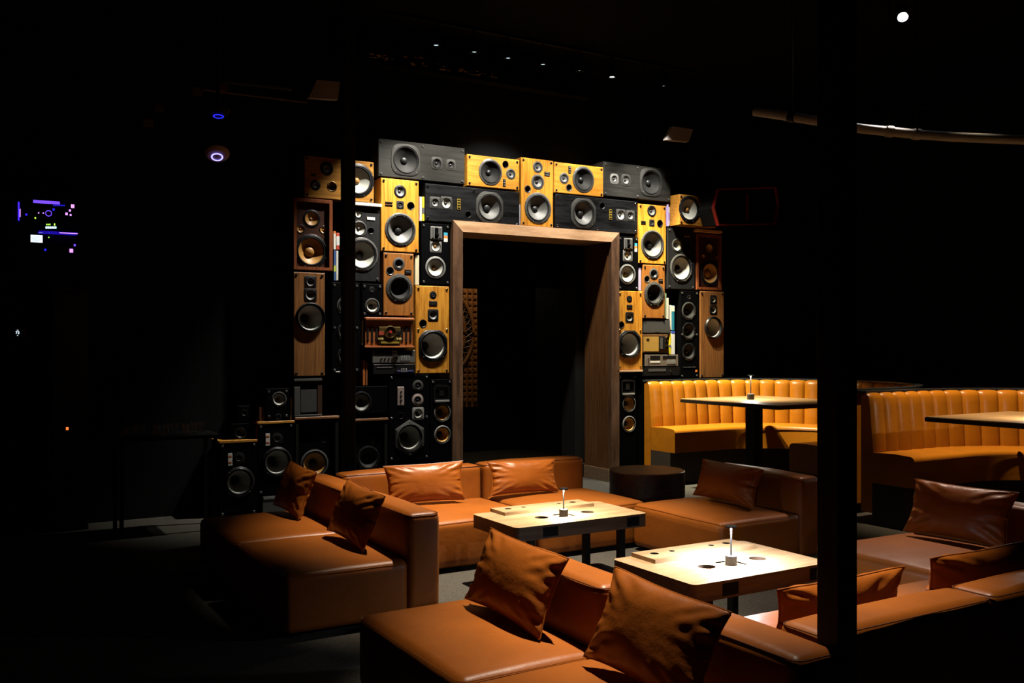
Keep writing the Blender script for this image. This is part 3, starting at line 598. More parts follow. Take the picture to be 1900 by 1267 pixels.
book(5, 638, 646, 470, 626, (.7, .65, .75), 'pale book next to the lilac one, upper right', [(.3, .7, (.35, .25, .6))])
book(5, 379, 384, 490, 700, (.1, .35, .55), 'thin blue book left of the tall golden oak speaker, right side')
book(6, 820, 843, 378, 645, (.75, .72, .66), 'tall white book standing in the right stack gap', Y=8.97)
book(6, 845, 873, 380, 650, (.02, .22, .33), 'teal and white book upright above radio, right stack', [(.76, .98, (.8, .75, .65))], Y=8.97)
book(6, 818, 838, 682, 906, (.75, .62, .02), 'yellow book on the cassette deck beside the table radio', [(.35, .45, (.1, .12, .3))])
book(6, 842, 878, 655, 906, (.72, .72, .74), 'white book on the cassette deck, lower right stack', [(.9, 1, (.05, .1, .5))])
book(6, 776, 786, 250, 520, (.3, .45, .28), 'green spined record sleeve beside the right teak speaker', name='record_sleeve')
book(6, 790, 812, 300, 530, (.6, .58, .5), 'thin white record sleeve beside the green one, right stack', name='record_sleeve')
book(3, 629, 642, 380, 550, (.62, .52, .36), 'cream book standing on the middle step speaker by the amplifier')
book(2, 766, 784, 680, 910, (.62, .6, .56), 'worn white record sleeve beside the vintage radio', name='record_sleeve')
book(3, 1160, 1178, 110, 298, (.45, .12, .02), 'orange record sleeve leaning below the vintage radio', name='record_sleeve')
book(3, 1182, 1196, 120, 298, (.3, .1, .03), 'brown record sleeve next to the orange one below the radio', name='record_sleeve')
book(3, 400, 440, 455, 575, (.13, .04, .01), 'dark brown book beside the upside down speaker')
tag(obj('wooden_board', box(*[on_y(6, 267, 1090, 8.9)[0], on_y(6, 535, 1090, 8.9)[0]], 8.9, 9.2, on_y(6, 267, 1098, 8.9)[1], on_y(6, 267, 1076, 8.9)[1], bev=.003), FRM), 'pale board under the yellow oak loudspeaker by the right jamb', 'board')
tag(obj('wooden_shelf', box(on_y(2, 668, 1, 8.93)[0], on_y(2, 945, 1, 8.93)[0], 8.90, 9.22, on_y(1, 720, 772, 8.93)[1] + .005, on_y(1, 720, 738, 8.93)[1], bev=.003), WHT), 'white board under the top left teak loudspeaker beside the post', 'board')

# ------------------------------------------------------------------ posts
for (x, y, s, lab) in ((3.07, 8.0, .051, 'slim black square steel post in front of the left speaker stack'), (2.530, 2.145, .0455, 'near black square steel post beside the front sofa')):
    bm = nb(); bx(bm, x - s, x + s, y - s, y + s, 0, ZC, bev=.003, seg=1); bx(bm, x - s - .02, x + s + .02, y - s - .02, y + s + .02, 0, .008)
    if y < 3: bm.free(); bm = nb(); bx(bm, x - s, x + s, y - s, y + s, 0, ZC, bev=.003, seg=1)
    tag(obj('steel_post', bm, mat('post_black', (.005, .005, .006), .6)), lab, 'post', 'black steel posts')

# ------------------------------------------------------------------ soft boxes, sofas, cushions
def softbox(bm, x0, x1, y0, y1, z0, z1, r, crown=0, puff=0, n=14, seed=0, rb=None):
    hx, hy, hz = (x1 - x0) / 2, (y1 - y0) / 2, (z1 - z0) / 2; c = Vector(((x0 + x1) / 2, (y0 + y1) / 2, (z0 + z1) / 2))
    def ticks(h):
        e = [h - r + r * math.tan(k * math.pi / 16) for k in range(5)]
        inn = [-(h - r) + 2 * (h - r) * i / n for i in range(1, n)]
        return [-v for v in reversed(e)] + inn + e
    T = [ticks(hx), ticks(hy), ticks(hz)]; H = (hx, hy, hz); vd = {}
    def vert(p):
        k = tuple(round(v, 5) for v in p)
        if k in vd: return vd[k]
        q = Vector([max(-(H[i] - r), min(H[i] - r, p[i])) for i in range(3)]); d = Vector(p) - q
        if d.length > 1e-9: d = d.normalized() * r
        o = q + d; u, v, w_ = o.x / hx, o.y / hy, o.z / hz
        su, sv, sw = [max(0, 1 - abs(a) ** 2.5) for a in (u, v, w_)]
        if o.z > 0: o.z += crown * su * sv * max(0, w_) ** 4
        if puff:
            o.x += puff * sv * sw * math.copysign(abs(u) ** 6, u); o.y += puff * su * sw * math.copysign(abs(v) ** 6, v)
        if seed:
            nn = noise.noise_vector(Vector((o.x * 3.1 + seed, o.y * 3.1, o.z * 3.1))); o += nn * .004
        vd[k] = bm.verts.new(o + c); return vd[k]
    for ax in range(3):
        a, b = [i for i in range(3) if i != ax]
        for s in (-1, 1):
            for i in range(len(T[a]) - 1):
                for j in range(len(T[b]) - 1):
                    ps = []
                    for (ii, jj) in ((i, j), (i + 1, j), (i + 1, j + 1), (i, j + 1)):
                        p = [0, 0, 0]; p[ax] = s * H[ax]; p[a] = T[a][ii]; p[b] = T[b][jj]; ps.append(vert(p))
                    if len(set(ps)) == 4: bm.faces.new(ps)
    return bm
def seam_loop(x0, x1, y0, y1, z, r, c=.05, n=5):
    pts = []
    for (cx, cy, a0) in ((x1 - c, y1 - c, 0), (x0 + c, y1 - c, 90), (x0 + c, y0 + c, 180), (x1 - c, y0 + c, 270)):
        for k in range(n + 1):
            a = R(a0 + 90 * k / n); pts.append((cx + c * math.cos(a), cy + c * math.sin(a), z))
    return pts
SOFG = 'cognac leather modular sofa seats'
def sofa(label, D, Wd, loc, rz, bh=.62, seed=1):
    """module: seat faces -x, back on +x side; local x 0..D, y 0..Wd"""
    t = thing('sofa_module', label, 'sofa', loc, rz, SOFG); bt = .215; sh = .36
    s = obj('seat', softbox(nb(), .004, D - bt + .01, .004, Wd - .004, .03, sh, .045, .028, .006, seed=seed), LEA, t, smooth=True)
    # top-stitched seam where cover panel meets the sides
    obj('seam', tube(nb(), seam_loop(.010, D - bt + .0, .010, Wd - .010, sh - .0115, 0, c=.04), .0018, 6, True), LEA, s, smooth=True)
    b = obj('backrest', softbox(nb(), D - bt, D - .002, .004, Wd - .004, .03, bh, .042, .014, .006, seed=seed + 9), LEA, t, smooth=True)
    obj('seam', tube(nb(), seam_loop(D - bt + .009, D - .008, .010, Wd - .010, bh - .0095, 0, c=.036), .0026, 6, True), SEAM, b, smooth=True)
    for i, (fx, fy) in enumerate(((.1, .1), (.1, Wd - .1), (D - .1, .1), (D - .1, Wd - .1))): obj('foot', box(fx - .03, fx + .03, fy - .03, fy + .03, 0, .035), PLAM, t)
    return t
sofa('near seat of the left sofa, back along its right side, square cushion on it', .95, .99, (1.55, 5.0, 0), 0, seed=1)
sofa('far seat of the left sofa, cushion in shadow leaning on it', .95, .99, (1.55, 6.0, 0), 0, seed=2)
RB = math.pi / 2 * 3
def sofaB(label, x, y, Wd, D, seed): return sofa(label, D, Wd, (x, y + D, 0) if False else (x, y, 0), RB, seed=seed)
# back row faces the camera: rotate so the local +x (back) points to +y
sofa('left seat of the back sofa facing the round-holed oak table, wide cushion', 1.07, 1.20, (3.763, 5.93, 0), R(90), seed=3)
sofa('right seat of the back sofa, right end open toward the doorway', 1.07, 1.0, (4.785, 5.93, 0), R(90), seed=4)
sofa('single sofa seat beside the round drum table, brown back at its right', 1.0, 1.01, (4.61, 4.90, 0), 0, seed=5)
sofa('front sofa seat with its left end free, golden back behind square cushion', .86, 1.02, (1.62, 3.10, 0), 0, seed=6)
sofa('nearest front sofa seat at bottom edge beside the near post', .86, 1.02, (1.62, 2.07, 0), 0, seed=7)
sofa('sofa seat seen from behind, right of near post, crumpled cushion on top', 1.0, .97, (2.535, 3.205, 0), R(-90), seed=8)
sofa('sofa seat seen from behind at the bottom right corner of the photo', 1.0, .97, (3.515, 3.215, 0), R(-90), seed=10)
sofa('dim brown sofa seat at right edge with a broad dark cushion', 1.12, 1.03, (4.62, 3.05, 0), 0, seed=11)
CUG = 'leather cushions on the sofas'
def cushion(label, bl, br, h, tilt, seed, zb=.398, away=1, wd=None, T=.066, off=0, roll=0):
    """bl, br: floor-plan position of the bottom corners; tilts backwards"""
    a = Vector((*bl, zb)); b = Vector((*br, zb))
    d = (b - a); wd = wd or d.length; d.normalize(); nrm = Vector((-d.y, d.x, 0)) * away      # nrm points to the backrest
    n = 40; bm = nb(); grid = {}
    for s in (1, -1):
        for i in range(n + 1):
            for j in range(n + 1):
                u, v = -1 + 2 * i / n, -1 + 2 * j / n
                u = math.sin(u * math.pi / 2) * .35 + u * .65; v = math.sin(v * math.pi / 2) * .35 + v * .65
                edge = i in (0, n) or j in (0, n)
                if s < 0 and edge: grid[s, i, j] = grid[1, i, j]; continue
                x = wd / 2 * u * (1 - .10 * (1 - v * v) * abs(u)); z = h / 2 * v * (1 - .11 * (1 - u * u) * abs(v))
                th = T * (max(0, 1 - abs(u) ** 2.6) * max(0, 1 - abs(v) ** 2.6)) ** .55
                rim = max(abs(u), abs(v)); cor = abs(u * v)
                wr = noise.noise(Vector((u * 1.2 + seed * 3.7, v * 5, s * 2 + seed))) * .010 * (u * u)
                wr += noise.noise(Vector((u * 5 + seed, v * 1.2, s * 2 + seed))) * .008 * (v * v)
                wr += noise.noise(Vector((u * 1.2 + seed * 1.3, v * 1.2, seed * 2.1 + s))) * .010
                ph = (u - math.copysign(1, u)) * 5 + (v - math.copysign(1, v)) * -5 * math.copysign(1, u * v)
                ridge = math.sin(ph * 3.2 + 1.5 * noise.noise(Vector((u * 2, v * 2, seed)))) * .0065 * max(0, cor - .10) ** .7 * (1 + .8 * noise.noise(Vector((u + 9, v + seed, 3))))
                th2 = (th + (wr + ridge) * (0 if edge else min(1, th / (T * .3))))
                sag = noise.noise(Vector((u + seed, v, 5))) * .012
                grid[s, i, j] = bm.verts.new((x + sag * v, -s * th2, z + sag * u - .012 * abs(u) ** 3 * (v > 0)))
        for i in range(n):
            for j in range(n):
                q = [grid[s, i, j], grid[s, i + 1, j], grid[s, i + 1, j + 1], grid[s, i, j + 1]]
                bm.faces.new(q if s > 0 else q[::-1])
    t = thing('cushion', label, 'cushion', (a + b) / 2 + nrm * off, 0, CUG)
    up = Vector((0, 0, 1)) * math.cos(R(tilt)) + nrm * math.sin(R(tilt)); fr = d.cross(up)      # local y
    M = Matrix((d, -nrm * -1, up)).transposed()
    yv = up.cross(d); M = Matrix((d, yv, up)).transposed()
    t.rotation_euler = M.to_euler()
    if roll: t.rotation_euler = (M @ Matrix.Rotation(R(roll), 3, 'Y')).to_euler()
    o = obj('cover', bm, LEAD, t, smooth=False); o.location = (0, 0, h / 2); o.data.polygons.foreach_set('use_smooth', [True] * len(o.data.polygons))
    edge = [(i, 0) for i in range(n)] + [(n, j) for j in range(n)] + [(i, n) for i in range(n, 0, -1)] + [(0, j) for j in range(n, 0, -1)]
    def P(i, j):
        u, v = -1 + 2 * i / n, -1 + 2 * j / n
        u = math.sin(u * math.pi / 2) * .35 + u * .65; v = math.sin(v * math.pi / 2) * .35 + v * .65
        sag = noise.noise(Vector((u + seed, v, 5))) * .012
        return (wd / 2 * u * (1 - .10 * (1 - v * v) * abs(u)) + sag * v, 0, h / 2 * v * (1 - .11 * (1 - u * u) * abs(v)) + sag * u - .012 * abs(u) ** 3 * (v > 0))
    obj('piping', tube(nb(), [P(i, j) for i, j in edge], .0032, 6, True), LEAD, o, smooth=True)
    return t
cushion('cushion in shadow on the far seat of the left sofa', (2.09, 7.00), (2.09, 6.38), .36, 22, 1, roll=2)
cushion('square cushion on the near seat of the left sofa, creased at corner', (2.09, 5.84), (2.10, 5.22), .36, 23, 2, roll=3)
cushion('wide cushion on the left seat of the back sofa', (2.84, 6.62), (3.44, 6.46), .31, 13, 3, roll=-2)
cushion('wide cushion on the right seat of the back sofa below the doorway', (3.72, 6.57), (4.32, 6.50), .28, 15, 4)
cushion('brown cushion on the single seat beside the drum table', (5.11, 5.76), (5.12, 5.10), .31, 19, 5, roll=1.5)
cushion('square cushion on the front sofa seat in full light, deep creases', (2.09, 3.95), (2.10, 3.29), .36, 23, 6, roll=2)
cushion('large dark cushion on the nearest front sofa seat at bottom centre', (2.09, 2.98), (2.09, 2.33), .37, 23, 7, roll=2)
cushion('broad dark cushion on the sofa seat at the right edge', (5.32, 3.98), (5.33, 3.28), .36, 20, 8)
cushion('crumpled cushion peeking over the backrest right beside the near post', (3.42, 2.61), (2.68, 2.61), .30, 12, 9)
cushion('cushion peeking over the backrest at the bottom right corner', (4.36, 2.62), (3.60, 2.62), .31, 12, 10)

# ------------------------------------------------------------------ coffee tables
def coffee(label, x0, x1, y0, y1, tr, holes, lampx, lampy):
    t = thing('coffee_table', label, 'table', ((x0 + x1) / 2, (y0 + y1) / 2, 0), 0, 'oak lounge tables between the sofas'); zt = .46; th = .088
    cx, cy = t.location.x, t.location.y; hx, hy = (x1 - x0) / 2, (y1 - y0) / 2
    out = []
    for (sx, sy, a0) in ((1, 1, 0), (-1, 1, 90), (-1, -1, 180), (1, -1, 270)):
        for k in range(6):
            a = R(a0 + 18 * k); out.append((sx * (hx - .035) + .035 * math.cos(a), sy * (hy - .035) + .035 * math.sin(a)))
    hl = [circ(hx_ - cx, hy_ - cy, .046, 32) for hx_, hy_ in holes]
    sq = [(lampx - cx + a * .062, lampy - cy + b * .062) for a, b in ((-1, -1), (1, -1), (1, 1), (-1, 1))]
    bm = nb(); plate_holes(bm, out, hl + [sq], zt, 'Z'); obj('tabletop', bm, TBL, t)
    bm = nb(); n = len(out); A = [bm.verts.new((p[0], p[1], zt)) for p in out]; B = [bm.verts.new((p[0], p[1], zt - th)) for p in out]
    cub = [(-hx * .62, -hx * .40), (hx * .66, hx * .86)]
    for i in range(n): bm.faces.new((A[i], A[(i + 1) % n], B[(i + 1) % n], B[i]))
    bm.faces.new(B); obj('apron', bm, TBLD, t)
    for a, b in cub:
        obj('cubby', box(a, b, -hy - .002, -hy + .02, zt - th + .012, zt - .014), PLAM, t)
    for hx_, hy_ in holes: obj('cup_well', lathe(nb(), [(.046, 0), (.044, -.045), (.001, -.046)], 32, 'Z', (hx_ - cx, hy_ - cy, zt)), mat('well_wood_shade', (.09, .05, .025), .5), t, smooth=True)  # shade inside the cups is put into this darker wood colour
    bm = nb(); lx, ly = lampx - cx, lampy - cy; bx(bm, lx - .062, lx + .062, ly - .062, ly + .062, zt - .012, zt - .008); obj('lamp_recess', bm, TBL, t)
    bm = nb(); x_, X_, y_, Y_ = tr[0] - cx, tr[1] - cx, tr[2] - cy, tr[3] - cy
    hs = [circ(x_ + (X_ - x_) * q, (y_ + Y_) / 2 + .02, .017 if i % 3 else .024, 20) for i, q in enumerate((.13, .30, .70, .86))]
    plate_holes(bm, [(x_, y_), (X_, y_), (X_, Y_), (x_, Y_)], hs, zt + .022, 'Z')
    v = [bm.verts.new(p) for p in ((x_, y_, zt + .022), (X_, y_, zt + .022), (X_, Y_, zt + .022), (x_, Y_, zt + .022), (x_, y_, zt), (X_, y_, zt), (X_, Y_, zt), (x_, Y_, zt))]
    for q in ((0, 1, 5, 4), (1, 2, 6, 5), (2, 3, 7, 6), (3, 0, 4, 7)): bm.faces.new([v[i] for i in q])
    o = obj('raised_rail', bm, TBL, t)
    for i, q in enumerate((.13, .30, .70, .86)): obj('rail_well', lathe(nb(), [(.024 if i % 3 == 0 else .017, .022), (.016, .004), (.001, .004)], 20, 'Z', (x_ + (X_ - x_) * q, (y_ + Y_) / 2 + .02, zt)), BLK, o)
    for sx in (-1, 1):
        for sy in (-1, 1):
            bm = nb(); bx(bm, sx * (hx - .16) - .022, sx * (hx - .16) + .022, sy * (hy - .09) - .022, sy * (hy - .09) + .022, 0, zt - th); obj('leg', bm, BMET, t)
coffee('far oak lounge table with lit table lamp, between left sofa and back sofa', 3.045, 4.085, 5.055, 5.64, (3.20, 3.93, 5.46, 5.66), ((3.38, 5.29), (3.76, 5.30)), 3.55, 5.28)
coffee('near oak lounge table, its top burnt white under a bluish lamp', 3.045, 3.99, 3.42, 4.07, (3.17, 3.88, 3.86, 4.06), ((3.36, 3.68), (3.72, 3.68)), 3.52, 3.67)
def tlamp(label, x, y, z, h=.2, s=1.0, W=3, col=(1, .92, .78)):
    t = thing('table_lamp', label, 'lamp', (x, y, z), 0, 'cordless table lamps')
    obj('base', lathe(nb(), [(.001, 0), (.031 * s, 0), (.031 * s, .048 * s), (.029 * s, .050 * s), (.001, .050 * s)], 32), mat('lamp_grey', (.05, .05, .05), .6), t, smooth=True)
    obj('stem', lathe(nb(), [(.0045 * s, .046 * s), (.0045 * s, h - .01)], 12), mat('stem_grey', (.03, .03, .03), .5, .2), t, smooth=True)
    hd = obj('head', lathe(nb(), [(.001, h), (.027 * s, h), (.03 * s, h - .004), (.03 * s, h - .010), (.012 * s, h - .011)], 32), mat('lamp_head', (.02, .02, .022), .8, spec=.1), t, smooth=True)
    obj('diffuser', lathe(nb(), [(.012 * s, h - .011), (.010 * s, h - .013), (.001, h - .013)], 20), glow('lamp_glow_%d' % int(col[2] * 100), col, 4), hd)
    l = bpy.data.lights.new('lamp_light', 'AREA'); l.shape = 'DISK'; l.size = .05 * s; l.energy = W; l.color = col
    o = bpy.data.objects.new('lamp_light', l); COL.objects.link(o); o.parent = t; o.location = (0, 0, h - .0145)
    return t
tlamp('small cordless lamp on far oak lounge table, warm white light', 3.55, 5.28, .4525, .19, 1, 11)
tlamp('small cordless lamp with bluish white light on the near oak lounge table', 3.52, 3.67, .4525, .205, 1, 30, (.78, .84, 1))
# ------------------------------------------------------------------ drum table
t = thing('drum_table', 'round dark walnut drum table on brass foot beside the doorway', 'table', (5.31, 6.58, 0))
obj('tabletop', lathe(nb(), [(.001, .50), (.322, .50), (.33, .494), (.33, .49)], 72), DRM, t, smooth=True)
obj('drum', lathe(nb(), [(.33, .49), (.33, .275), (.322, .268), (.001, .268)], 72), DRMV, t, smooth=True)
obj('pedestal', lathe(nb(), [(.2, .268), (.2, .012), (.215, .012), (.215, 0), (.001, 0)], 56), BRASS, t, smooth=True)
# ------------------------------------------------------------------ booths
def upath(tt, Rr, xs=7.1, cx=7.9, cy=7.45):
    """tt in metres along a reference radius of 1.3; returns point and outward normal"""
    L1 = cx - xs; La = math.pi * 1.3
    if tt <= L1: return Vector((xs + tt, cy + Rr, 0)), Vector((0, 1, 0))
    if tt <= L1 + La:
        a = math.pi / 2 - (tt - L1) / 1.3; return Vector((cx + Rr * math.cos(a), cy + Rr * math.sin(a), 0)), Vector((math.cos(a), math.sin(a), 0))
    return Vector((cx - (tt - L1 - La), cy - Rr, 0)), Vector((0, -1, 0))
ULEN = 1.6 + math.pi * 1.3
def sweep(prof_fn, n, xs=7.1):
    bm = nb(); rings = []
    for i in range(n + 1):
        tt = ULEN * i / n; ring = []
        for (rr, z) in prof_fn(tt): p, _ = upath(tt, rr); ring.append(bm.verts.new((p.x - 7.1, p.y - 7.45, z)))
        rings.append(ring)
    m = len(rings[0])
    for a, b in zip(rings, rings[1:]):
        for k in range(m): bm.faces.new((a[k], a[(k + 1) % m], b[(k + 1) % m], b[k]))
    bm.faces.new(rings[0]); bm.faces.new(rings[-1]); return bm
def booth(label, loc, near=False):
    t = thing('booth_bench', label, 'booth', loc, 0, 'channel-tufted leather booths'); cw = ULEN / 32
    def back(tt):
        ph = (tt / cw) % 1; f = min(1, (math.sin(math.pi * ph)) ** .45 if 0 < ph < 1 else 0); g = .034 * f
        if tt < cw * 1.02 or tt > ULEN - cw * 1.02: g = .034 * min(1, f + .0)
        pr = []
        for z, ro in ((.60, 1.27), (.72, 1.275), (.9, 1.29), (1.05, 1.305)): pr.append((ro - g, z))
        for k in range(1, 6):
            a = R(90 * k / 5); rr = 1.345; pr.append((rr - (rr - 1.31 + g) * math.cos(a), 1.09 + (.068 + .012 * f) * math.sin(a)))
        pr += [(1.40, 1.14), (1.40, .10), (1.28, .10)]
        return pr
    obj('backrest', sweep(back, 32 * 10), BOO, t, smooth=True)
    def seat(tt):
        pr = []
        for k in range(6):
            a = R(90 * k / 5); pr.append((.85 + .045 - .045 * math.cos(a), .60 - .0 + .04 * math.sin(a)))
        pr += [(1.05, .648), (1.28, .64), (1.28, .37), (.852, .37), (.8505, .585)]
        return pr
    s = obj('seat', sweep(seat, 160), BOO, t, smooth=True)
    bm = nb()
    obj('seam', tube(bm, [(upath(ULEN * i / 160, .845)[0] - Vector((7.1, 7.45, -.60))) for i in range(161)], .003, 6), SEAM, s)
    obj('plinth', sweep(lambda tt: [(.93, 0), (.93, .37), (1.28, .37), (1.28, 0)], 100), mat('plinth_wood', (.05, .035, .025), .6), t)
    obj('top_ledge', sweep(lambda tt: [(1.345, 1.165), (1.345, 1.185), (1.43, 1.185), (1.43, 1.165)], 120), mat('ledge_black', (.05, .05, .05), .3), t)
    return t
b1 = booth('amber channel-tufted booth below the right speaker stack', (7.1, 7.45, 0))
dup(b1, (7.1, 4.35, 0), 0, 'nearer amber channel-tufted booth right of the near post')
def btable(label, x0, x1, y0, y1, px, py):
    t = thing('booth_table', label, 'table', (px, py, 0), 0, 'booth tables')
    obj('tabletop', box(x0 - px, x1 - px, y0 - py, y1 - py, .955, 1.0, bev=.006), woodm('booth_table_oak', (.48, .28, .12), (.30, .16, .06), False, k=10) if False else woodm('booth_table_oak', (.50, .29, .12), (.34, .18, .07), True, k=10), t)
    obj('edge_band', box(x0 - px - .003, x1 - px + .003, y0 - py - .003, y1 - py + .003, .957, .990), mat('dark_edge', (.04, .025, .015), .5), t)
    obj('column', box(-.065, .065, -.065, .065, .02, .955, bev=.004), BMET, t); obj('foot', box(-.3, .3, -.3, .3, 0, .02, bev=.004), BMET, t)
btable('oak booth table with a lamp, on black column in far booth', 7.08, 8.3, 6.72, 8.18, 7.48, 7.45)
btable('oak booth table at right edge of the photo in the nearer booth', 7.08, 8.3, 3.62, 5.08, 7.48, 4.35)
tlamp('cordless lamp on the far booth table, thin bright stem', 7.60, 7.62, 1.001, .27, 1.25, 11)
tlamp('cordless lamp on the nearer booth table', 7.60, 4.35, 1.001, .27, 1.25, 14)

# ------------------------------------------------------------------ red horn enclosure
P5 = [(1060, 315), (1545, 300), (1570, 450), (1535, 612), (1060, 625), (1020, 475)]
pts = [on_y(5, x, y, 8.45)[:2] for x, y in P5]
t = thing('mounted_loudspeaker', 'black wall loudspeaker with thin red outlined body, right of the stacks', 'speaker', (sum(p[0] for p in pts) / 6, 8.45, sum(p[1] for p in pts) / 6))
lc = [(p[0] - t.location.x, p[1] - t.location.z) for p in pts]
bm = nb(); A = [bm.verts.new((a * .97, .03, b * .95)) for a, b in lc]; B = [bm.verts.new((a * .97, .3, b * .95)) for a, b in lc]; bm.faces.new(A); bm.faces.new(B)
for i in range(6): bm.faces.new((A[i], A[(i + 1) % 6], B[(i + 1) % 6], B[i]))
obj('cabinet', bm, PLAM, t)
RED = mat('red_lacquer', (.22, .008, .003), .4)
bm = nb(); A = [bm.verts.new((a, 0, b)) for a, b in lc]; Bv = [bm.verts.new((a * .98, 0, b * .96)) for a, b in lc]; Cv = [bm.verts.new((a, .05, b)) for a, b in lc]; D_ = [bm.verts.new((a * .96, .03, b * .92)) for a, b in lc]
for i in range(6):
    j = (i + 1) % 6; bm.faces.new((A[i], A[j], Bv[j], Bv[i])); bm.faces.new((A[i], A[j], Cv[j], Cv[i])); bm.faces.new((Bv[i], Bv[j], D_[j], D_[i]))
bx(bm, -.01, .01, .0, .03, lc[3][1] * .9, lc[0][1] * .9); obj('rim', bm, RED, t)
obj('bracket', box(.1, .2, .3, .82, -.04, .04), BMET, t)
# ------------------------------------------------------------------ ceiling things
t = thing('light_track', 'long black ceiling light track in front of the speaker wall', 'light track', (5.5, 8.28, ZC - .03)); obj('rail', box(-1.9, 1.9, -.02, .02, 0, .03), BMET, t)
LENS = glow('lens_glow', (.75, .9, 1), 1.1)
SPG = 'small ceiling spotlights above the speaker wall'
names = ['first small ceiling spotlight from the left above the speaker wall', 'second small ceiling spotlight from the left above the speaker wall', 'third small ceiling spotlight from the left above the speaker wall', 'middle one of the seven small ceiling spotlights above the wall',
         'third small ceiling spotlight from the right, faint', 'brightest small ceiling spotlight, second from right in the row', 'last small ceiling spotlight at the right end of the row']
for i, (x, y) in enumerate(TRACK):
    t = thing('spotlight', names[i], 'spotlight', (x, y, TZ), 0, SPG)
    obj('can', lathe(nb(), [(.034, .012), (.036, 0), (.045, 0), (.045, .15), (.001, .15)], 24), BMET, t, smooth=True)
    obj('stem', cyl(nb(), (0, 0, .15), .01, ZC - TZ - .18), BMET, t)
    r = (.024, .022, .020, .022, .010, .026, .012)[i]
    obj('lens', lathe(nb(), [(r, .01), (.001, .009)], 20), glow('bright_lens', (1, .97, .85), 25) if i == 5 else LENS, t)
pp = (7.27, 5.44, 4.5)
t = thing('spotlight', 'single bright spotlight near the top right corner of the photo', 'spotlight', pp)
dirv = (Vector((0, 0, 1.6)) - Vector(pp)).normalized(); q = Vector((.1, -.2, -1)).lerp(dirv, .6).to_track_quat('-Z', 'Y').to_euler()
o = obj('can', lathe(nb(), [(.04, .03), (.045, 0), (.055, 0), (.055, .16), (.001, .16)], 24), BMET, t, smooth=True); o.rotation_euler = q
o = obj('lens', lathe(nb(), [(.036, .028), (.02, .005), (.001, .0)], 24), glow('glare_lens', (.9, .93, 1), 90), t, smooth=True); o.rotation_euler = q
obj('stem', cyl(nb(), (0, 0, .1), .01, ZC - 4.6), BMET, t)
# pipe at right
def at(x, y, Z): r = ray(x, y); return Vector((r[0] * Z, r[1] * Z, EYE + r[2] * Z))
PIPE = mat('grey_pipe', (.45, .44, .42), .45, bump=[(30, .004)])
pts = [at(1400, 207, 8.5), at(1430, 211, 8.4), at(1470, 217, 8.2), at(1520, 225, 8.1), at(1600, 239, 8.0), at(1650, 244, 8.0), at(1700, 249, 8.0), at(1765, 254, 8.0), at(1960, 262, 8.0)]
t = thing('ceiling_pipe', 'grey pipe running under the ceiling at right, passing behind the near post', 'pipe', pts[3]); o = obj('tube', tube(nb(), [p - pts[3] for p in pts], .040, 16), PIPE, t, smooth=True)
for k in (2, 5, 6):
    p = pts[k] - pts[3]; d = (pts[k + 1] - pts[k - 1]).normalized(); bm = tube(nb(), [p - d * .03, p + d * .03], .048, 16)
    obj('coupling', bm, BMET if k == 2 else PIPE, t, smooth=True); obj('hanger', box(p.x - .006, p.x + .006, p.y - .006, p.y + .006, p.z, ZC - pts[3].z), BMET, t)
spot('pipe_spot', (7.27, 5.44, 4.3), tuple(at(1640, 245, 8.0)), 60, 40, (1, .95, .9), 1)
# pale boxes hung by the speaker wall
def palebox(label, c4, Y, grp='pale boxes hung below the ceiling'):
    t = [on_y(0, x, y, Y)[:2] for x, y in c4]; bm = nb(); A = [bm.verts.new((p[0], Y, p[1])) for p in t]; B = [bm.verts.new((p[0], Y + .06, p[1])) for p in t]
    bm.faces.new(A); bm.faces.new(B)
    for i in range(4): bm.faces.new((A[i], A[(i + 1) % 4], B[(i + 1) % 4], B[i]))
    cx_ = sum(p[0] for p in t) / 4; r_ = thing('air_diffuser', label, 'vent', (0, 0, 0), 0, grp); obj('panel', bm, mat('pale_metal', (.5, .43, .4), .7), r_)
    obj('hanger', box(cx_ - .01, cx_ + .01, Y + .02, Y + .04, max(p[1] for p in t) - .1, ZC), BMET, r_)
palebox('pale slanted ceiling box left, beside the post top', [(588, 148), (631, 152), (627, 185), (573, 181)], 8.6)
palebox('small pale slanted ceiling box right of the speaker stacks', [(1248, 234), (1286, 240), (1278, 263), (1236, 259)], 8.6)
# beam with peeling paint
bm = nb(); bx(bm, 3.2, 6.2, 8.66, 8.80, 4.36, ZC - .0); struct('ceiling_beam', bm, CEIL)
bm = nb()
for k in range(46):
    x = random.uniform(3.55, 5.0); z = 4.40 + .1 * random.random() * random.random(); a = random.uniform(.008, .045); b = random.uniform(.004, .012)
    vs = [bm.verts.new((x + a * math.cos(q) * random.uniform(.6, 1), 8.655 - .004 * random.random(), z + b * math.sin(q) * random.uniform(.6, 1))) for q in [i * math.pi / 3.5 for i in range(7)]]
    bm.faces.new(vs)
tag(obj('peeling_paint', bm, mat('paint_flake', (.9, .6, .16), .6)), 'yellowish peeling paint flakes on the ceiling beam', 'paint', kind='stuff')
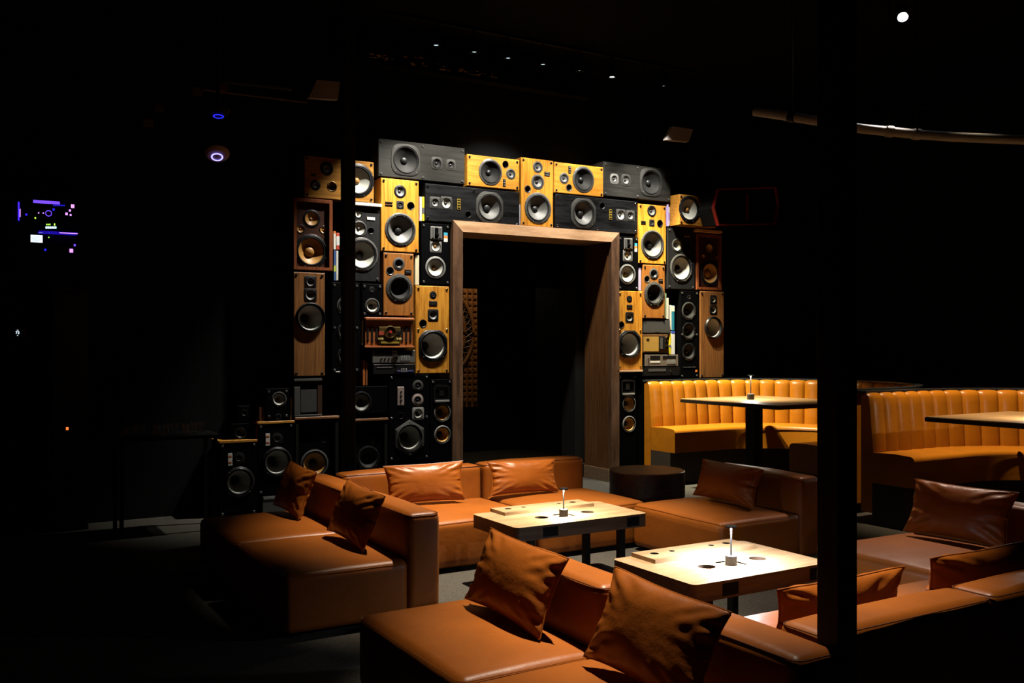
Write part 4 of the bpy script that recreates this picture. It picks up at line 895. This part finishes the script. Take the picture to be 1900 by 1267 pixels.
# ceiling access point on a drop rod; its blue reflection above is built glowing
for lab, x, y, s, em, tl in (('white disc access point with glowing violet ring at upper left', 1.73, 7.19, 1, (.22, .2, 1), 30), ('deep blue reflection of the ring light, built as a glowing fitting above it', 1.42, 5.87, .75, (.02, .02, 1), 8)):
    t = thing('access_point' if tl == 30 else 'ring_reflection', lab, 'access point' if tl == 30 else 'indicator light', (x, y, 3.03))
    ax = Vector((-x, -y, 0)).normalized() * math.sin(R(tl)) + Vector((0, 0, -math.cos(R(tl)))); e = ax.to_track_quat('-Z', 'Y').to_euler()
    o = obj('housing', lathe(nb(), [(.001, .03), (.03 * s, .03), (.09 * s, 0), (.088 * s, -.012), (.07 * s, -.030), (.001, -.040)], 40), mat('access_white', (.42, .26, .22), .5) if tl == 30 else PLAM, t, smooth=True); o.rotation_euler = e
    o = obj('light_ring', lathe(nb(), [(.043 * s, -.0405), (.041 * s, -.044), (.035 * s, -.044), (.033 * s, -.041)], 40), glow('ring_%d' % int(s * 100), em, 4 if s == 1 else 1.6), t, smooth=True); o.rotation_euler = e
    obj('rod', cyl(nb(), (0, 0, .02), .008, ZC - 3.03 - .02), BMET, t)
# pipes and cables at top left
t = thing('ceiling_pipe', 'thin dark pipes and brackets under the ceiling at top left', 'pipe', at(470, 180, 7.5)); o0 = t.location
bm = nb(); tube(bm, [at(375, 166, 7.5) - o0, at(570, 190, 8.0) - o0], .010, 10); obj('conduit', bm, mat('copper_dim', (.10, .045, .02), .5), t)
bm = nb(); tube(bm, [at(400, 148, 7.5) - o0, at(540, 163, 8.0) - o0], .025, 10); obj('pipe', bm, BMET, t)
for x, y in ((365, 170), (412, 162), (295, 200), (275, 228)):
    p = at(x, y, 7.5) - o0; obj('bracket', box(p.x - .04, p.x + .04, p.y - .02, p.y + .02, p.z - .03, p.z + .03, bev=.005), mat('copper_dim', (.10, .045, .02), .5), t)
    obj('rod', box(p.x - .005, p.x + .005, p.y - .005, p.y + .005, p.z, ZC - o0.z), BMET, t)
# ------------------------------------------------------------------ left: equipment rack on cabinet, thermostat
CAB = mat('cabinet_black', (.02, .013, .01), .5)
t = thing('tall_cabinet', 'tall narrow black cabinet standing under the lit audio rack at far left', 'cabinet', (.93, 8.95, 0))
obj('body', box(-.16, .13, .02, .30, 0, 2.10, bev=.006), CAB, t)
d_ = obj('door', box(-.155, .125, 0, .02, .04, 2.06, bev=.004), CAB, t); obj('handle', tube(nb(), [(-.14, 0, .35), (-.14, -.03, .37), (-.14, -.03, 1.35), (-.10, -.03, 1.42), (-.10, 0, 1.42)], .006, 8), mat('copper_dim', (.10, .045, .02), .5), d_)
obj('pilot_light', box(-.05, -.03, -.004, .002, .87, .895), glow('amber_pilot', (1, .18, .03), 1.6), d_)
t = thing('audio_rack', 'audio equipment rack lit blue and violet at far left', 'rack', (.76, 8.90, 2.165))
obj('frame', box(-.30, .28, .02, .352, 0, .74, bev=.006), PLAM, t)
BLU = glow('violet_light', (.18, .07, 1), 1.3); BLD = glow('deep_blue_light', (.03, .02, 1), 1.2); PNK = glow('pink_light', (.7, .3, 1), 1.6); GRN = glow('green_led', (.35, .9, .05), 2.5); CYN = glow('ice_led', (.4, .75, 1), 4)
def rp(x, y): ux, uz, _ = on_y(0, x / 7.919, 340 + y / 7.919, 8.89); return ux - .76, uz - 2.165
def rbox(name, x0, x1, y0, y1, m, par, yy=0):
    a, b = rp(x0, y1); c, d = rp(x1, y0); return obj(name, box(a, c, yy, yy + .02, min(b, d), max(b, d) if abs(d - b) > .004 else min(b, d) + .006), m, par)
for i, (y0, y1) in enumerate(((250, 300), (310, 500), (540, 680), (760, 880), (900, 1040))):
    f = rbox('rack_unit', 360, 1130, y0, y1, PLA, t, .004)
    if i == 0: rbox('light_bar', 490, 880, 268, 284, BLU, f, -.002)
    if i == 1:
        ax, az = rp(716, 440); obj('dial_ring', lathe(nb(), [(.026, 0), (.026, -.004), (.02, -.004), (.02, 0)], 32, 'Y', (ax, .0, az)), BLU, f)
        for (x, y, s, m) in ((570, 433, 8, PNK), (638, 437, 8, PNK), (520, 507, 10, GRN), (980, 447, 16, PNK), (1030, 398, 14, PNK), (1040, 465, 12, PNK), (388, 457, 14, BLD), (790, 383, 14, BLD), (1070, 335, 24, PNK)): rbox('led', x - s, x + s, y - s, y + s, m, f, -.002)
        for k in range(6): rbox('led', 785 + k * 30, 800 + k * 30, 315, 332, BLD, f, -.002)
    if i == 2:
        for k in range(4): rbox('led', 682 + k * 17, 690 + k * 17, 594, 614, GRN, f, -.002)
        rbox('led', 797, 812, 590, 618, GRN, f, -.002)
        for k in range(5): rbox('led', 672 + k * 33, 696 + k * 33, 634, 662, CYN, f, -.002)
    if i == 3:
        sc_ = rbox('screen', 452, 626, 764, 862, glow('screen_white', (.8, .92, 1), 1.4), f, -.003); bm = nb()
        for k in range(6):
            a, b = rp(465, 780 + k * 14); c, d = rp(560 if k % 2 else 600, 780 + k * 14); bx(bm, a, c, -.004, -.003, b - .003, b)
        obj('screen_lines', bm, glow('screen_grey', (.4, .5, .6), 1), sc_); rbox('led', 714, 726, 785, 800, GRN, f, -.002)
    if i == 4:
        for (x, y, s, m) in ((1050, 988, 26, PNK), (1100, 908, 14, BLU), (668, 975, 14, BLD)): rbox('led', x - s, x + s, y - s, y + s, m, f, -.002)
a, b = rp(560, 735); c_, d = rp(1120, 700); sh = obj('glowing_shelf', box(a, c_, -.12, .02, b, b + .012, bev=.002), mat('acrylic_blue', (.1, .08, .6), .2, emit=(.03, .01, 1), es=.35), t); obj('shelf_edge', box(c_ - .14, c_, -.124, -.12, b, b + .006), PNK, sh)
a, b = rp(290, 545); c_, d = rp(310, 270); bm = nb(); bx(bm, a - .012, a, 0, .02, b, d, bev=.004); obj('side_light', bm, glow('side_blue', (.05, .02, 1), 1.5), t); obj('side_light', box(a, a + .006, -.004, .0, b + .03, d - .06), PNK, t)
# thermostat
ux, uz, _ = on_y(0, 31.3, 617.5, 9.235); t = thing('thermostat', 'round-cornered wall thermostat showing 72 in white digits at left edge', 'thermostat', (ux, 9.235, uz))
bm = nb(); n = 40
L = []
for k, y in ((1, .02), (1, -.008), (.9, -.016), (.72, -.02)):
    L.append([bm.verts.new((.078 * k * outline('soft', a) * math.cos(a), y, .060 * k * outline('soft', a) * math.sin(a))) for a in [2 * math.pi * i / n for i in range(n)]])
for a, b in zip(L, L[1:]):
    for i in range(n): bm.faces.new((a[i], a[(i + 1) % n], b[(i + 1) % n], b[i]))
bm.faces.new(L[-1]); obj('housing', bm, mat('thermostat_copper', (.16, .05, .03), .35, .5), t, smooth=True)
bm = nb(); bx(bm, -.05, .05, -.0215, -.0195, -.035, .035, bev=.001); sc_ = obj('screen', bm, mat('screen_black', (.004, .004, .006), .2), t)
def text(s, size, loc, m, par, name='digits'):
    cu = bpy.data.curves.new(name, 'FONT'); cu.body = s; cu.size = size; cu.align_x = 'CENTER'; cu.align_y = 'CENTER'; cu.extrude = .0004
    tmp = bpy.data.objects.new('tmp', cu); COL.objects.link(tmp); dg = bpy.context.evaluated_depsgraph_get(); me = bpy.data.meshes.new_from_object(tmp.evaluated_get(dg)); bpy.data.objects.remove(tmp)
    me.materials.clear(); me.materials.append(m); o = bpy.data.objects.new(name, me); COL.objects.link(o); o.parent = par; o.location = loc; o.rotation_euler = (R(90), 0, 0); return o
DG = glow('digit_white', (.7, .85, 1), 2.2)
text('72', .032, (.004, -.0225, 0), DG, sc_)
obj('heat_icon', box(-.001, .011, -.0225, -.0215, .021, .025), DG, sc_); obj('fan_icon', box(.001, .009, -.0225, -.0215, -.025, -.021), DG, sc_)
# low serving table with glasses
t = thing('serving_table', 'low dark table with glassware in the shadow left of the stacks', 'table', (1.62, 8.55, 0)); obj('tabletop', box(-.42, .42, -.22, .22, .80, .83, bev=.004), PLAM, t)
for sx in (-1, 1):
    for sy in (-1, 1): obj('leg', box(sx * .38 - .015, sx * .38 + .015, sy * .18 - .015, sy * .18 + .015, 0, .8), BMET, t)
GL = mat('glass', (.9, .92, .95), .05, trans=1)
g0 = None
for k in range(9):
    x, y = 1.27 + k * .085 + random.uniform(-.012, .012), 8.46 + (k % 3) * .07
    if g0 is None:
        o = obj('drinking_glass', lathe(nb(), [(.001, 0), (.028, 0), (.032, .09), (.030, .09), (.026, .006), (.001, .006)], 20), GL, smooth=True); g0 = o
    else: o = g0.copy(); COL.objects.link(o)
    o.location = (x, y, .8305); tag(o, 'clear drinking glass on the low dark table at left', 'glass', 'glasses on the low dark table')
l = bpy.data.lights.new('added_warm_light', 'POINT'); l.energy = 1.0; l.color = (1, .35, .12); l.shadow_soft_size = .05  # unseen warm lamp, added to raise glints on the dark left side
o = bpy.data.objects.new('added_warm_light', l); COL.objects.link(o); o.location = (-1.2, 5.2, 1.9)
# ------------------------------------------------------------------ lattice screen seen through the opening
YL = 10.8
LW = woodm('lattice_wood', (.36, .15, .04), (.22, .08, .02), False, k=8)
t = thing('lattice_screen', 'amber wooden screen of raised squares with round tracery, seen through doorway', 'screen', (5.2, YL, .6))
x0, x1 = -.45, on_y(0, 887.5, 640, YL)[0] - 5.2; z0, z1 = .2, on_y(0, 870, 535, YL)[1] - .6; s = .078
bm = nb(); bx(bm, x0, x1, .03, .05, z0, z1); nx = int((x1 - x0) / s); nz = int((z1 - z0) / s)
for i in range(nx):
    for j in range(nz):
        cx, cz = x1 - (i + .5) * s, z1 - (j + .5) * s; h = s * .42
        v = [bm.verts.new((cx + a * h, .03, cz + b * h)) for a, b in ((-1, -1), (1, -1), (1, 1), (-1, 1))]; w2 = [bm.verts.new((cx + a * h * .45, .0, cz + b * h * .45)) for a, b in ((-1, -1), (1, -1), (1, 1), (-1, 1))]
        for k in range(4): bm.faces.new((v[k], v[(k + 1) % 4], w2[(k + 1) % 4], w2[k]))
        bm.faces.new(w2)
obj('panel', bm, LW, t)
c0 = on_y(0, 796, 616, YL); cx, cz = c0[0] - 5.2, c0[1] - .6; RR = 92 * c0[2] / F
obj('tracery_backing', lathe(nb(), [(RR, -.005), (.001, -.006)], 64, 'Y', (cx, 0, cz)), PLAM, t)
bm = nb()
def ring(cx_, cz_, r, tr, n=64): tube(bm, [(cx_ + r * math.cos(2 * math.pi * i / n), -.02, cz_ + r * math.sin(2 * math.pi * i / n)) for i in range(n)], tr, 6, True)
ring(cx, cz, RR, .022); ring(cx, cz, RR * .80, .02); ring(cx, cz, RR * .26, .012)
for k in range(6):
    a = k * math.pi / 3; ring(cx + RR * .53 * math.cos(a), cz + RR * .53 * math.sin(a), RR * .25, .012, 32); ring(cx + RR * .53 * math.cos(a), cz + RR * .53 * math.sin(a), RR * .12, .008, 24)
    b = a + math.pi / 6; tube(bm, [(cx + RR * .26 * math.cos(b), -.02, cz + RR * .26 * math.sin(b)), (cx + RR * .78 * math.cos(b), -.02, cz + RR * .78 * math.sin(b))], .01, 6)
for k in range(44):
    a, b = k * 2 * math.pi / 44, (k + 1) * 2 * math.pi / 44
    for (p, q) in ((a, b), (b, a)): tube(bm, [(cx + RR * .81 * math.cos(p), -.018, cz + RR * .81 * math.sin(p)), (cx + RR * .98 * math.cos(q), -.018, cz + RR * .98 * math.sin(q))], .005, 5)
obj('round_tracery', bm, LW, t, smooth=True)
for s_ in (-1, 1): obj('foot', box(s_ * .35 - .03, s_ * .35 + .03, .0, .06, -.6, .25), PLAM, t)
spot('screen_spot', (5.7, 9.9, 3.2), (5.75, 10.8, 1.6), 60, 60, (1, .8, .55), .7)
l = bpy.data.lights.new('corridor_lamp', 'POINT'); l.energy = 1.6; l.color = (1, .9, .75); l.shadow_soft_size = .05
o = bpy.data.objects.new('corridor_lamp', l); COL.objects.link(o); o.location = (8.4, 13.2, 3.0)
